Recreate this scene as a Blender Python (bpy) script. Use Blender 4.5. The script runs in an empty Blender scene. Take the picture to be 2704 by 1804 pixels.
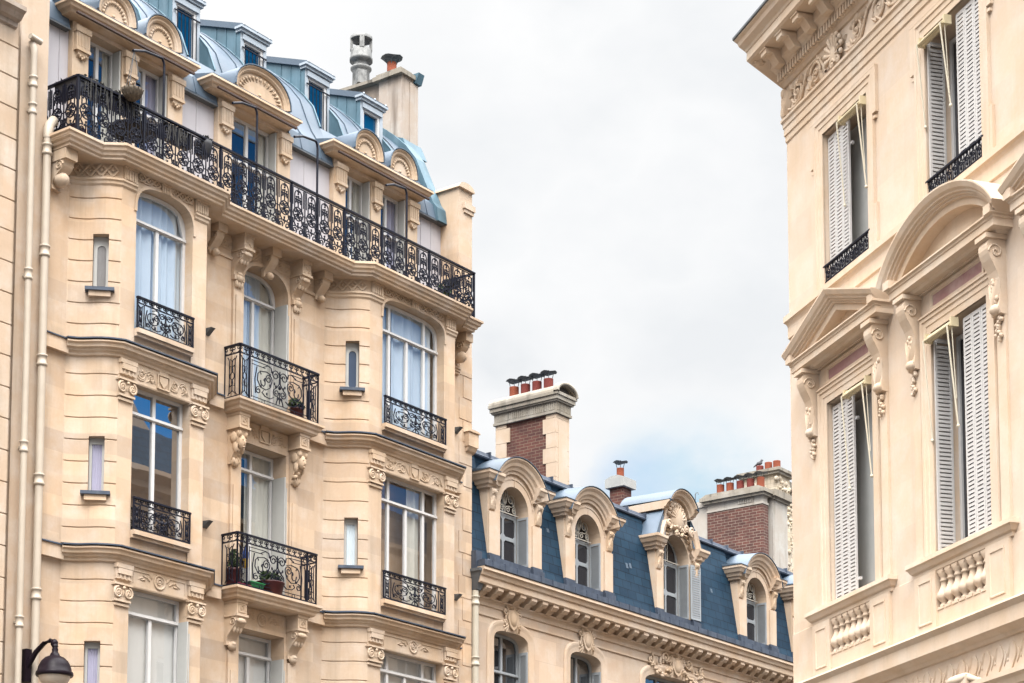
import bpy, bmesh, math, random
from mathutils import Vector, Matrix
from mathutils.geometry import tessellate_polygon
rnd = random.Random(7)
PI = math.pi
sc = bpy.context.scene
COL = sc.collection
R_ = math.radians

# ------------------------------------------------------------------ materials
def new_mat(name):
    m = bpy.data.materials.new(name); m.use_nodes = True
    nt = m.node_tree; nt.nodes.clear()
    out = nt.nodes.new('ShaderNodeOutputMaterial')
    b = nt.nodes.new('ShaderNodeBsdfPrincipled')
    nt.links.new(b.outputs[0], out.inputs[0])
    return m, nt, b, out
def N(nt, t, **kw):
    n = nt.nodes.new(t)
    for k, v in kw.items(): setattr(n, k, v)
    return n
def setin(n, **kw):
    for k, v in kw.items(): n.inputs[k.replace('_', ' ')].default_value = v
def rgb(c): return (c[0], c[1], c[2], 1)
def coords(nt, scale=(1, 1, 1)):
    tc = N(nt, 'ShaderNodeTexCoord'); mp = N(nt, 'ShaderNodeMapping')
    mp.inputs['Scale'].default_value = scale
    nt.links.new(tc.outputs['Object'], mp.inputs[0]); return mp.outputs[0]
def noise(nt, vec, scale, detail=4, rough=.55):
    n = N(nt, 'ShaderNodeTexNoise'); n.inputs['Scale'].default_value = scale
    n.inputs['Detail'].default_value = detail; n.inputs['Roughness'].default_value = rough
    nt.links.new(vec, n.inputs['Vector']); return n.outputs['Fac']
def mixc(nt, fac, a, b, typ='MIX'):
    n = N(nt, 'ShaderNodeMix', data_type='RGBA', blend_type=typ)
    for s, v in ((0, fac), (6, a), (7, b)):
        if hasattr(v, 'node'): nt.links.new(v, n.inputs[s])
        else: n.inputs[s].default_value = v if s == 0 else rgb(v)
    return n.outputs[2]
def ramp(nt, v, a, b, lo=0., hi=1.):
    n = N(nt, 'ShaderNodeMapRange'); n.inputs[1].default_value = a; n.inputs[2].default_value = b
    n.inputs[3].default_value = lo; n.inputs[4].default_value = hi
    nt.links.new(v, n.inputs[0]); return n.outputs[0]
def bump(nt, b, h, strength, dist=.01):
    n = N(nt, 'ShaderNodeBump'); n.inputs['Strength'].default_value = strength; n.inputs['Distance'].default_value = dist
    nt.links.new(h, n.inputs['Height']); nt.links.new(n.outputs[0], b.inputs['Normal'])
def facade_vec(nt, ang=0.):
    """object coords -> (along, up, 0) so that brick courses stay level on upright faces"""
    tc = N(nt, 'ShaderNodeTexCoord'); sp = N(nt, 'ShaderNodeSeparateXYZ'); cb = N(nt, 'ShaderNodeCombineXYZ')
    nt.links.new(tc.outputs['Object'], sp.inputs[0])
    ad = N(nt, 'ShaderNodeMath', operation='ADD'); nt.links.new(sp.outputs[0], ad.inputs[0]); nt.links.new(sp.outputs[1], ad.inputs[1])
    nt.links.new(sp.outputs[0] if ang else ad.outputs[0], cb.inputs[0]); nt.links.new(sp.outputs[2], cb.inputs[1])
    return cb.outputs[0]
KA = .80   # overall reflectance
def ka(c): return tuple(x*KA for x in c)
def stone(name, base, warm, pale, block=None, grime=.35, grime_col=(.30, .24, .17), joint=.0, bumpy=.25, blk=.75):
    base, warm, pale, grime_col = ka(base), ka(warm), ka(pale), ka(grime_col)
    m, nt, b, out = new_mat(name)
    v = coords(nt)
    n1 = noise(nt, v, .55, 5, .6); n2 = noise(nt, v, 2.3, 4); n3 = noise(nt, v, 22, 5, .65)
    c = mixc(nt, ramp(nt, n1, .36, .64), base, tuple(a*1.25-b*.25 for a, b in zip(warm, base)))
    c = mixc(nt, ramp(nt, n2, .45, .75, 0, .95), c, pale)
    n5 = noise(nt, v, 1.1, 3, .5); c = mixc(nt, ramp(nt, n5, .5, .72, 0, .35), c, (base[0]*.80, base[1]*.74, base[2]*.66))
    vs = coords(nt, (2.6, 2.6, .22)); n4 = noise(nt, vs, 1.6, 5, .62)
    c = mixc(nt, ramp(nt, n4, .52, .76, 0, min(1., grime*1.25)), c, grime_col)
    c = mixc(nt, ramp(nt, n3, .35, .75, 0, .22), c, (base[0]*.72, base[1]*.7, base[2]*.66))
    h = n3
    if block:
        br = N(nt, 'ShaderNodeTexBrick'); nt.links.new(facade_vec(nt), br.inputs['Vector'])
        br.inputs['Scale'].default_value = 1; br.inputs['Brick Width'].default_value = block[0]; br.inputs['Row Height'].default_value = block[1]
        br.inputs['Mortar Size'].default_value = .006; br.inputs['Mortar Smooth'].default_value = .3
        br.inputs['Color1'].default_value = (.80, .80, .81, 1); br.inputs['Color2'].default_value = (1.14, 1.12, 1.08, 1)
        br.inputs['Mortar'].default_value = (1-joint, 1-joint, 1-joint, 1)
        c = mixc(nt, blk, c, br.outputs['Color'], 'MULTIPLY')
    nt.links.new(c, b.inputs['Base Color']); b.inputs['Roughness'].default_value = .88
    b.inputs['Specular IOR Level'].default_value = .25
    bump(nt, b, h, bumpy, .006)
    return m
def paint(name, col, rough=.5, var=.12, scale=6, spec=.4, metal=0., dirt=None):
    m, nt, b, out = new_mat(name); col = ka(col); dirt = ka(dirt) if dirt else None
    v = coords(nt); n1 = noise(nt, v, scale, 5, .6)
    c = mixc(nt, ramp(nt, n1, .3, .75), tuple(min(1, x*(1+var)) for x in col), tuple(x*(1-var) for x in col))
    if dirt:
        n2 = noise(nt, coords(nt, (3, 3, .4)), 2.2, 5, .65)
        c = mixc(nt, ramp(nt, n2, .5, .78, 0, .7), c, dirt)
    nt.links.new(c, b.inputs['Base Color']); b.inputs['Roughness'].default_value = rough
    b.inputs['Metallic'].default_value = metal; b.inputs['Specular IOR Level'].default_value = spec
    bump(nt, b, n1, .1, .01)
    return m
def bricks(name, c1, c2, mortar, w=.23, h=.075):
    c1, c2, mortar = ka(c1), ka(c2), ka(mortar)
    m, nt, b, out = new_mat(name)
    br = N(nt, 'ShaderNodeTexBrick'); nt.links.new(facade_vec(nt), br.inputs['Vector'])
    br.inputs['Scale'].default_value = 1; br.inputs['Brick Width'].default_value = w; br.inputs['Row Height'].default_value = h
    br.inputs['Mortar Size'].default_value = .007; br.inputs['Bias'].default_value = -.1
    br.inputs['Color1'].default_value = rgb(c1); br.inputs['Color2'].default_value = rgb(c2); br.inputs['Mortar'].default_value = rgb(mortar)
    n = noise(nt, coords(nt), 3.2, 5, .6); n2 = noise(nt, coords(nt), 30, 3)
    c = mixc(nt, ramp(nt, n, .42, .72, 0, .65), br.outputs['Color'], (c1[0]*.6, c1[1]*.6, c1[2]*.65))
    c = mixc(nt, ramp(nt, n2, .5, .8, 0, .3), c, mortar)
    nt.links.new(c, b.inputs['Base Color']); b.inputs['Roughness'].default_value = .9
    bump(nt, b, br.outputs['Fac'], -.5, .01)
    return m
def slates(name, c1, c2, gap, w=.30, h=.19):
    c1, c2, gap = ka(c1), ka(c2), ka(gap)
    m, nt, b, out = new_mat(name)
    br = N(nt, 'ShaderNodeTexBrick'); nt.links.new(facade_vec(nt, 1), br.inputs['Vector'])
    br.inputs['Scale'].default_value = 1; br.inputs['Brick Width'].default_value = w; br.inputs['Row Height'].default_value = h
    br.inputs['Mortar Size'].default_value = .009; br.inputs['Color1'].default_value = rgb(c1); br.inputs['Color2'].default_value = rgb(c2); br.inputs['Mortar'].default_value = rgb(gap)
    n = noise(nt, coords(nt), 1.7, 5, .6)
    c = mixc(nt, ramp(nt, n, .4, .75, 0, .6), br.outputs['Color'], tuple(x*1.5+.01 for x in c1))
    nt.links.new(c, b.inputs['Base Color']); b.inputs['Roughness'].default_value = .6; b.inputs['Specular IOR Level'].default_value = .14
    bump(nt, b, br.outputs['Fac'], -.6, .012)
    return m
def glass_mat(name, tint=(.9, .93, .95), refl=.22, clear=True, dark=(.012, .014, .016)):
    m = bpy.data.materials.new(name); m.use_nodes = True
    nt = m.node_tree; nt.nodes.clear()
    out = N(nt, 'ShaderNodeOutputMaterial'); mx = N(nt, 'ShaderNodeMixShader'); gl = N(nt, 'ShaderNodeBsdfGlossy')
    gl.inputs['Roughness'].default_value = .015; gl.inputs['Color'].default_value = (.92, .95, 1, 1)
    n = noise(nt, coords(nt, (1, 1, 1)), 1.3, 2)
    bp = N(nt, 'ShaderNodeBump'); bp.inputs['Strength'].default_value = .05; bp.inputs['Distance'].default_value = .02
    nt.links.new(n, bp.inputs['Height']); nt.links.new(bp.outputs[0], gl.inputs['Normal'])
    if clear:
        bs = N(nt, 'ShaderNodeBsdfTransparent'); bs.inputs[0].default_value = rgb(tint)
    else:
        bs = N(nt, 'ShaderNodeBsdfDiffuse'); bs.inputs[0].default_value = rgb(dark)
    fr = N(nt, 'ShaderNodeLayerWeight'); fr.inputs[0].default_value = .5
    pw = N(nt, 'ShaderNodeMath', operation='POWER'); pw.inputs[1].default_value = 4; nt.links.new(fr.outputs['Facing'], pw.inputs[0])
    nt.links.new(ramp(nt, pw.outputs[0], 0, 1, refl, 1.), mx.inputs[0])
    nt.links.new(bs.outputs[0], mx.inputs[1]); nt.links.new(gl.outputs[0], mx.inputs[2]); nt.links.new(mx.outputs[0], out.inputs[0])
    return m

M = {}
M['stoneL'] = stone('weathered_limestone', (0.567, 0.442, 0.331), (0.584, 0.422, 0.289), (0.634, 0.529, 0.438), (1.5, .353), .34, joint=.03)
M['stoneLb'] = stone('coursed_limestone', (.535, .415, .285), (.56, .41, .265), (.61, .50, .385), (1.1, .345), .28, joint=.16)
M['stoneO'] = stone('carved_limestone', (0.573, 0.448, 0.333), (0.584, 0.427, 0.291), (0.634, 0.524, 0.427), None, .30, bumpy=.5)
M['stoneN'] = stone('plaster_limestone', (0.519, 0.416, 0.319), (0.538, 0.396, 0.283), (0.589, 0.495, 0.412), None, .40)
M['stoneM'] = stone('pale_cut_stone', (0.579, 0.459, 0.348), (0.595, 0.440, 0.315), (0.627, 0.525, 0.436), None, .24)
M['stoneMb'] = stone('pale_block_stone', (0.579, 0.464, 0.360), (0.595, 0.452, 0.344), (0.627, 0.535, 0.452), (1.3, .5), .2, joint=.12)
M['stoneR'] = stone('peach_ashlar', (0.693, 0.559, 0.441), (0.704, 0.546, 0.404), (0.726, 0.622, 0.527), (1.6, .62), .12, joint=.02, bumpy=.12, blk=.28)
M['stoneRo'] = stone('peach_carved_stone', (0.693, 0.551, 0.424), (0.699, 0.535, 0.386), (0.715, 0.611, 0.500), None, .2, bumpy=.2)
M['stoneCap'] = stone('blackened_cap_stone', (0.270, 0.239, 0.198), (0.324, 0.288, 0.234), (0.414, 0.387, 0.342), None, .95, (0.032, 0.029, 0.025))
M['render'] = stone('chimney_render', (0.405, 0.342, 0.293), (0.450, 0.378, 0.315), (0.504, 0.468, 0.432), None, .95, (0.153, 0.117, 0.090))
M['wing'] = stone('brown_stained_shaded_render', (.33, .265, .215), (.38, .30, .24), (.44, .38, .33), None, .9, (.14, .11, .085))  # browner stained copy of the render; recessed wing's shade put into its colour
M['render2'] = stone('whitish_render', (0.425, 0.395, 0.348), (0.459, 0.408, 0.357), (0.510, 0.493, 0.459), None, .75, (0.170, 0.145, 0.119))
M['zinc'] = paint('sky_tinted_zinc', (.082, .152, .195), .5, .28, 1.6, .3, .1, (.17, .25, .30))  # blue sky mirrored by side-facing zinc is put into the colour
M['zincp'] = paint('cloud_tinted_zinc', (0.081, 0.113, 0.154), .5, .14, 1.2, .4, .1, (0.057, 0.104, 0.141))  # same zinc with the white cloud reflection put into its colour
M['zincf'] = paint('grey_zinc_frame', (.38, .43, .48), .5, .1, 3, .4, .1)
M['lilac'] = paint('lilac_sheet_cladding', (0.475, 0.451, 0.470), .55, .05, 1.0, .35, 0, (0.408, 0.389, 0.418))
M['lead'] = paint('slate_grey_lead', (.055, .07, .10), .5, .3, 5, .3, .1, (.12, .14, .17))
M['slate'] = slates('blue_slate', (0.007, 0.025, 0.048), (0.013, 0.040, 0.070), (0.002, 0.006, 0.013), .34, .20)
M['white'] = paint('white_joinery', (0.627, 0.617, 0.608), .45, .05, 5)
M['greyp'] = paint('grey_painted_shutter', (0.437, 0.437, 0.418), .5, .06, 4)
M['shutM'] = paint('blue_grey_shutter', (.33, .355, .375), .5, .08, 4)
M['shutR'] = paint('white_louvre_shutter', (0.598, 0.576, 0.556), .45, .05, 5)
M['iron'] = paint('black_wrought_iron', (.006, .007, .016), .5, .3, 20, .2)
M['ironb'] = paint('brown_black_iron', (.014, .009, .009), .5, .3, 20, .2)
M['wiron'] = paint('white_wrought_iron', (.62, .58, .50), .5, .1, 12)
M['brown'] = paint('dark_brown_fascia', (.055, .03, .024), .6, .25, 6)
M['pipe'] = paint('cream_painted_pipe', (0.468, 0.399, 0.319), .45, .08, 3, .4, 0, (0.365, 0.297, 0.230))
M['pipew'] = paint('ivory_painted_pipe', (0.510, 0.468, 0.383), .45, .06, 3)
M['gutter'] = paint('dark_grey_gutter', (.10, .11, .12), .5, .2, 5)
M['brickA'] = bricks('red_brown_brick', (0.077, 0.023, 0.018), (0.135, 0.041, 0.027), (0.198, 0.135, 0.099))
M['brickB'] = bricks('old_red_brick', (0.075, 0.024, 0.018), (0.132, 0.043, 0.029), (0.264, 0.207, 0.166), .24, .085)
M['terra'] = paint('terracotta', (0.217, 0.058, 0.030), .8, .25, 5, .2)
M['terrad'] = paint('dark_terracotta', (0.153, 0.034, 0.027), .8, .25, 5, .2)
M['cowl'] = paint('lichen_grey_metal', (.19, .19, .185), .65, .5, 9, .4, .3, (.42, .42, .40))
M['cap'] = paint('grey_tin_cap', (.10, .12, .135), .55, .25, 8, .4, .2)
M['conc'] = stone('grey_concrete', (.36, .37, .36), (.42, .41, .39), (.46, .46, .45), None, .4, (.2, .2, .2))
M['plaque'] = stone('mauve_marble', (.34, .19, .19), (.38, .22, .21), (.56, .42, .38), None, .2, (.22, .12, .12), bumpy=.05)
M['rubble'] = stone('rubble_masonry', (.52, .44, .34), (.60, .50, .36), (.72, .66, .56), (.22, .13), .8, (.16, .13, .10), joint=.5, bumpy=1.)
M['glass'] = glass_mat('clear_window_glass', (.97, .98, 1), refl=.13)
M['glassd'] = glass_mat('dark_window_glass', clear=False, refl=.20)
M['glassr'] = glass_mat('mirroring_window_glass', clear=False, refl=.42, dark=(.02, .017, .016))
M['glassm'] = glass_mat('opaque_dark_window_glass', clear=False, refl=.06, dark=(.022, .020, .022))  # opaque pane; the dark interior is put into its colour
M['glassb'] = glass_mat('blue_reflection_glass', clear=False, refl=.05, dark=(.002, .045, .105))  # blue sky reflection is put into the pane colour
M['curt'] = paint('sheer_white_curtain', (0.550, 0.630, 0.680), .8, .06, 2)
M['curtc'] = paint('cream_curtain', (.58, .56, .48), .8, .08, 2)
M['curtv'] = paint('violet_grey_curtain', (.34, .33, .44), .8, .12, 2)
M['blind'] = paint('pale_grey_blind', (.68, .67, .62), .8, .04, 2)
M['slotg'] = paint('grey_net_curtain', (.20, .195, .195), .8, .1, 6)
M['slotb'] = paint('dark_blue_pane', (.030, .052, .10), .35, .1, 3, .3)
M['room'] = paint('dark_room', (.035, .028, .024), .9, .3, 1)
M['cream'] = paint('cream_awning_cover', (.66, .56, .36), .6, .08, 6)
M['creamb'] = paint('ivory_awning_arm', (.72, .66, .52), .5, .05, 6)
M['lampm'] = paint('dark_plum_enamel', (.010, .006, .010), .36, .2, 8, .1)
M['lampg'] = paint('milky_lamp_glass', (.52, .44, .36), .25, .06, 4, .6)
M['plantg'] = paint('dark_green_foliage', (.035, .065, .022), .7, .4, 14)
M['planth'] = paint('dry_trailing_stems', (.035, .033, .03), .8, .4, 18)
M['basket'] = paint('woven_brown_fibre', (.085, .065, .045), .9, .5, 30)
M['potr'] = paint('oxblood_glazed_pot', (.045, .009, .010), .45, .25, 5, .25)
M['potk'] = paint('charcoal_planter', (.02, .02, .024), .6, .3, 8)
M['plg'] = paint('green_plastic', (.02, .20, .07), .4, .1, 5)
M['plb'] = paint('blue_plastic', (.02, .08, .36), .4, .1, 5)
M['ply'] = paint('yellow_plastic', (.70, .42, .02), .4, .1, 5)
M['magenta'] = paint('raspberry_cloth', (.28, .03, .07), .8, .2, 8)
M['bird'] = paint('grey_feathers', (.09, .09, .10), .8, .3, 25)
M['asphalt'] = paint('asphalt', (.055, .055, .058), .9, .25, 4)
M['pave'] = stone('pavement_slabs', (.30, .29, .27), (.34, .32, .29), (.38, .36, .33), (.6, .6), .3, (.12, .12, .11), joint=.3)
M['blue'] = paint('deep_blue_blind', (.01, .10, .22), .6, .3, 3)

# ------------------------------------------------------------------ mesh builder
class MB:
    """collects geometry in facade coordinates: u along, w outwards, z up"""
    def __init__(s):
        s.v = []; s.f = []; s.sm = []; s.mi = []; s.st = [(0, 0, 0, 1, 0)]; s.m = 0
    def push(s, ou=0, ow=0, oz=0, deg=0):
        O, W, Z, c, n = s.st[-1]; c2, n2 = math.cos(R_(deg)), math.sin(R_(deg))
        s.st.append((O+ou*c-ow*n, W+ou*n+ow*c, Z+oz, c*c2-n*n2, n*c2+c*n2)); return s
    def pop(s): s.st.pop(); return s
    def P(s, p):
        O, W, Z, c, n = s.st[-1]; u, w, z = p
        return (O+u*c-w*n, -(W+u*n+w*c), Z+z)
    def add(s, vs, fs, smooth=False):
        o = len(s.v); s.v += [s.P(p) for p in vs]
        for f in fs: s.f.append([o+i for i in f]); s.sm.append(smooth); s.mi.append(s.m)
    def box(s, u0, u1, w0, w1, z0, z1):
        v = [(u0, w0, z0), (u1, w0, z0), (u1, w1, z0), (u0, w1, z0), (u0, w0, z1), (u1, w0, z1), (u1, w1, z1), (u0, w1, z1)]
        s.add(v, [(0, 1, 2, 3), (4, 7, 6, 5), (0, 4, 5, 1), (1, 5, 6, 2), (2, 6, 7, 3), (3, 7, 4, 0)]); return s
    def _prism(s, poly, fn, d0, d1, holes=(), caps=True, smooth=False):
        loops = [poly]+list(holes)
        flat = [p for l in loops for p in l]; n = len(flat)
        tri = tessellate_polygon([[Vector((a, b, 0)) for a, b in l] for l in loops])
        vs = [fn(a, b, d0) for a, b in flat]+[fn(a, b, d1) for a, b in flat]
        if caps: s.add(vs, [tuple(t) for t in tri]+[tuple(n+i for i in t[::-1]) for t in tri])
        o = 0; fs = []
        for l in loops:
            k = len(l)
            for i in range(k): a, b = o+i, o+(i+1) % k; fs.append((a, b, n+b, n+a))
            o += k
        s.add(vs, fs, smooth); return s
    def prism(s, poly, w0, w1, holes=(), smooth=False): return s._prism(poly, lambda a, b, d: (a, d, b), w0, w1, holes, True, smooth)
    def prism_wz(s, poly, u0, u1, holes=(), smooth=False): return s._prism(poly, lambda a, b, d: (d, a, b), u0, u1, holes, True, smooth)
    def prism_uw(s, poly, z0, z1): return s._prism(poly, lambda a, b, d: (a, b, d), z0, z1)
    def plate(s, poly, w, holes=()):
        loops = [poly]+list(holes); flat = [p for l in loops for p in l]
        tri = tessellate_polygon([[Vector((a, b, 0)) for a, b in l] for l in loops])
        s.add([(a, w, b) for a, b in flat], [tuple(t) for t in tri]); return s
    def strip(s, A, B, smooth=True, closed=False):
        n = len(A); k = n if closed else n-1
        s.add(list(A)+list(B), [(i, (i+1) % n, n+(i+1) % n, n+i) for i in range(k)], smooth); return s
    def _off(s, path, closed=False):
        n = len(path); res = []
        for i in range(n):
            ds = []
            if i > 0 or closed: a, b = path[i-1], path[i]; ds.append((b[0]-a[0], b[1]-a[1]))
            if i < n-1 or closed: a, b = path[i], path[(i+1) % n]; ds.append((b[0]-a[0], b[1]-a[1]))
            ns = []
            for d in ds:
                l = math.hypot(*d) or 1; ns.append((-d[1]/l, d[0]/l))
            if len(ns) == 1: res.append(ns[0])
            else:
                k = 1+ns[0][0]*ns[1][0]+ns[0][1]*ns[1][1]; k = max(k, .25)
                res.append(((ns[0][0]+ns[1][0])/k, (ns[0][1]+ns[1][1])/k))
        return res
    def sweep(s, prof, path, cap=True, smooth=False, closed=False):
        """profile (out, z) along a plan path (u, w); out is to the left of the path"""
        off = s._off(path, closed); k = len(prof)
        vs = [(p[0]+o[0]*a, p[1]+o[1]*a, z) for p, o in zip(path, off) for a, z in prof]
        n = len(path); fs = []
        for i in range(n if closed else n-1):
            for j in range(k-1):
                a = i*k+j; b = ((i+1) % n)*k+j; fs.append((a, a+1, b+1, b))
        s.add(vs, fs, smooth)
        if cap and not closed:
            for i in (0, n-1): s.add(vs[i*k:(i+1)*k], [tuple(range(k))])
        return s
    def sweepz(s, prof, path, cap=True, smooth=False, closed=False):
        """profile (out, w) along a path (u, z) on the facade; out is to the left of the path"""
        off = s._off(path, closed); k = len(prof)
        vs = [(p[0]+o[0]*a, w, p[1]+o[1]*a) for p, o in zip(path, off) for a, w in prof]
        n = len(path); fs = []
        for i in range(n if closed else n-1):
            for j in range(k-1):
                a = i*k+j; b = ((i+1) % n)*k+j; fs.append((a, a+1, b+1, b))
        s.add(vs, fs, smooth)
        if cap and not closed:
            for i in (0, n-1): s.add(vs[i*k:(i+1)*k], [tuple(range(k))])
        return s
    def tube(s, pts, r, n=5, closed=False, cap=False):
        m = len(pts); P = [Vector(p) for p in pts]; vs = []
        rs = r if isinstance(r, (list, tuple)) else [r]*m
        ref = Vector((0, 1, 0))
        for i in range(m):
            t = (P[(i+1) % m]-P[i-1]) if (closed or 0 < i < m-1) else (P[1]-P[0] if i == 0 else P[-1]-P[-2])
            if t.length < 1e-9: t = Vector((0, 0, 1))
            t.normalize(); q = ref if abs(t.dot(ref)) < .95 else Vector((1, 0, 0))
            a = t.cross(q).normalized(); b = t.cross(a).normalized()
            for j in range(n):
                an = 2*PI*(j+.5)/n; vs.append(tuple(P[i]+a*(rs[i]*math.cos(an))+b*(rs[i]*math.sin(an))))
        fs = [(i*n+j, i*n+(j+1) % n, ((i+1) % m)*n+(j+1) % n, ((i+1) % m)*n+j) for i in range(m if closed else m-1) for j in range(n)]
        s.add(vs, fs, n > 4)
        if cap:
            s.add(vs[:n], [tuple(range(n))]); s.add(vs[-n:], [tuple(range(n))])
        return s
    def bar(s, p, q, r, n=4): return s.tube([p, q], r, n, cap=True)
    def lathe(s, u, w, prof, n=16, smooth=True, cap=True):
        vs = [(u+r*math.cos(2*PI*j/n), w+r*math.sin(2*PI*j/n), z) for r, z in prof for j in range(n)]
        k = len(prof)
        s.add(vs, [(i*n+j, i*n+(j+1) % n, (i+1)*n+(j+1) % n, (i+1)*n+j) for i in range(k-1) for j in range(n)], smooth)
        if cap:
            s.add(vs[:n], [tuple(range(n))]); s.add(vs[-n:], [tuple(range(n))])
        return s
    def ball(s, u, w, z, ru, rw=None, rz=None, n=8, m=5):
        rw = ru if rw is None else rw; rz = ru if rz is None else rz
        vs = []
        for i in range(m+1):
            a = PI*i/m
            for j in range(n):
                b = 2*PI*j/n; vs.append((u+ru*math.sin(a)*math.cos(b), w+rw*math.sin(a)*math.sin(b), z+rz*math.cos(a)))
        s.add(vs, [(i*n+j, i*n+(j+1) % n, (i+1)*n+(j+1) % n, (i+1)*n+j) for i in range(m) for j in range(n)], True); return s
    def leaf(s, u, z, w, ang, L, W, h=.02):
        """carved leaf lying on the plane w, pointing along ang"""
        c, n = math.cos(ang), math.sin(ang); A = []; B = []; C_ = []
        for i in range(7):
            t = i/6; g = math.sin(PI*min(1, t*.92+.08))**.8*W*(1+.18*math.cos(t*PI*5))
            x = t*L; l = w+h*(1-.5*t)+.3*h*math.sin(t*PI)
            A.append((u+c*x-n*g, w-.003, z+n*x+c*g)); B.append((u+c*x, l, z+n*x)); C_.append((u+c*x+n*g, w-.003, z+n*x-c*g))
        s.strip(A, B); s.strip(B, C_); return s
    def build(s, name, mat, parent=None, **props):
        me = bpy.data.meshes.new(name); me.from_pydata(s.v, [], s.f); 
        for k in (mat if isinstance(mat, (list, tuple)) else [mat]): me.materials.append(M[k] if isinstance(k, str) else k)
        me.polygons.foreach_set('use_smooth', s.sm); me.polygons.foreach_set('material_index', s.mi)
        me.validate(); 
        bm = bmesh.new(); bm.from_mesh(me); bmesh.ops.recalc_face_normals(bm, faces=bm.faces); bm.to_mesh(me); bm.free()
        o = bpy.data.objects.new(name, me); COL.objects.link(o)
        if parent is not None: o.parent = parent
        for k, v in props.items(): o[k] = v
        return o

class Frame:
    def __init__(s, ox, oy, ux, uy): s.o = (ox, oy); s.u = (ux, uy); s.n = (uy, -ux)
    def world(s, u, w, z): return (s.o[0]+s.u[0]*u+s.n[0]*w, s.o[1]+s.u[1]*u+s.n[1]*w, z)
    @property
    def ang(s): return math.atan2(s.u[1], s.u[0])
def thing(name, label, cat, fr, at=(0, 0, 0), group=None):
    o = bpy.data.objects.new(name, None); COL.objects.link(o); o.empty_display_size = .3
    o.location = fr.world(*at); o.rotation_euler = (0, 0, fr.ang); o['label'] = label; o['category'] = cat
    if group: o['group'] = group
    return o
def tag_mesh(o, label, cat, fr, at, group=None):
    o.location = fr.world(*at); o.rotation_euler = (0, 0, fr.ang); o['label'] = label; o['category'] = cat
    if group: o['group'] = group
    return o

a = R_(36.567); FL = Frame(-7.211, 32, math.sin(a), math.cos(a))
a = R_(180-17.3546); FR = Frame(4.208, 30, math.sin(a), math.cos(a))

# ------------------------------------------------------------------ curves and small shapes
def spiral(cx, cz, r0, r1, a0, turns, n=None):
    n = n or max(8, int(abs(turns)*12)); out = []
    for i in range(n+1):
        t = i/n; r = r0+(r1-r0)*t; an = a0+turns*2*PI*t; out.append((cx+r*math.cos(an), cz+r*math.sin(an)))
    return out
def arc(cx, cz, r, a0, a1, n=10, rz=None):
    rz = r if rz is None else rz
    return [(cx+r*math.cos(R_(a0+(a1-a0)*i/n)), cz+rz*math.sin(R_(a0+(a1-a0)*i/n))) for i in range(n+1)]
def sup(uc, a, zs, rise, n=2., steps=18):
    """arch line from left spring to right spring"""
    out = []
    for i in range(steps+1):
        t = PI*(1-i/steps); c, s_ = math.cos(t), math.sin(t)
        out.append((uc+a*math.copysign(abs(c)**(2/n), c), zs+rise*abs(s_)**(2/n)))
    return out
def rect(u0, u1, z0, z1): return [(u0, z0), (u1, z0), (u1, z1), (u0, z1)]
def archpoly(u0, u1, z0, zs, rise, n=2., steps=18):
    return [(u0, z0), (u1, z0)]+sup((u0+u1)/2, (u1-u0)/2, zs, rise, n, steps)[::-1]
def flat(pts, w): return [(x, w, z) for x, z in pts]
def scroll_rel(mb, cx, cz, r, w, a0, turns, th):
    p = spiral(cx, cz, r, r*.12, a0, turns); k = len(p)
    mb.tube(flat(p, w), [th*(1-.45*i/k) for i in range(k)], 6)
    mb.ball(cx, w, cz, th*1.3, th*1.1, th*1.3, 6, 4)
def rinceau(mb, u0, u1, zc, h, w, n, th, rr=rnd):
    """running scroll of spirals and leaves"""
    L = (u1-u0)/n
    for i in range(n):
        c = u0+L*(i+.5); d = 1 if i % 2 == 0 else -1; r = min(L*.42, h*.42)
        scroll_rel(mb, c, zc+d*h*.04, r, w, R_(200 if d > 0 else 160), 1.6*d, th)
        mb.tube(flat([(c-L*.5, zc-d*h*.3), (c-L*.35, zc-d*h*.38), (c-L*.1, zc-d*h*.42), (c+L*.2, zc-d*h*.36), (c+L*.5, zc+d*h*.3)], w), th*.9, 6)
        for k in range(5):
            an = R_(90*d+rr.uniform(-75, 75)); mb.leaf(c+rr.uniform(-.3, .4)*L, zc+d*h*.18+rr.uniform(-.1, .1)*h, w-.005, an, h*.30, h*.075, th*1.6)
def volute_capital(mb, u0, u1, z0, z1, w):
    """ionic-like capital: two volutes, egg band, abacus"""
    h = z1-z0; c = (u0+u1)/2; d = w
    mb.box(u0-.03, u1+.03, d-.12, d+.07, z1-.03, z1)
    mb.box(u0, u1, d-.12, d+.03, z0, z1-.03)
    r = h*.36
    for sgn, x in ((1, u0+r*.55), (-1, u1-r*.55)):
        p = spiral(x, z0+h*.42, r, r*.15, R_(90), 1.9*sgn); mb.tube(flat(p, d+.045), [.022*(1-.4*i/len(p)) for i in range(len(p))], 6); mb.ball(x, d+.05, z0+h*.42, .02)
    for k in range(3): mb.leaf(c+(k-1)*.06, z0+h*.25, d+.03, R_(90-(k-1)*28), h*.62, .028, .035)
    mb.ball(c, d+.06, z1-.07, .03)
    mb.box(u0-.01, u1+.01, d-.12, d+.045, z0-.035, z0)
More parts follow.
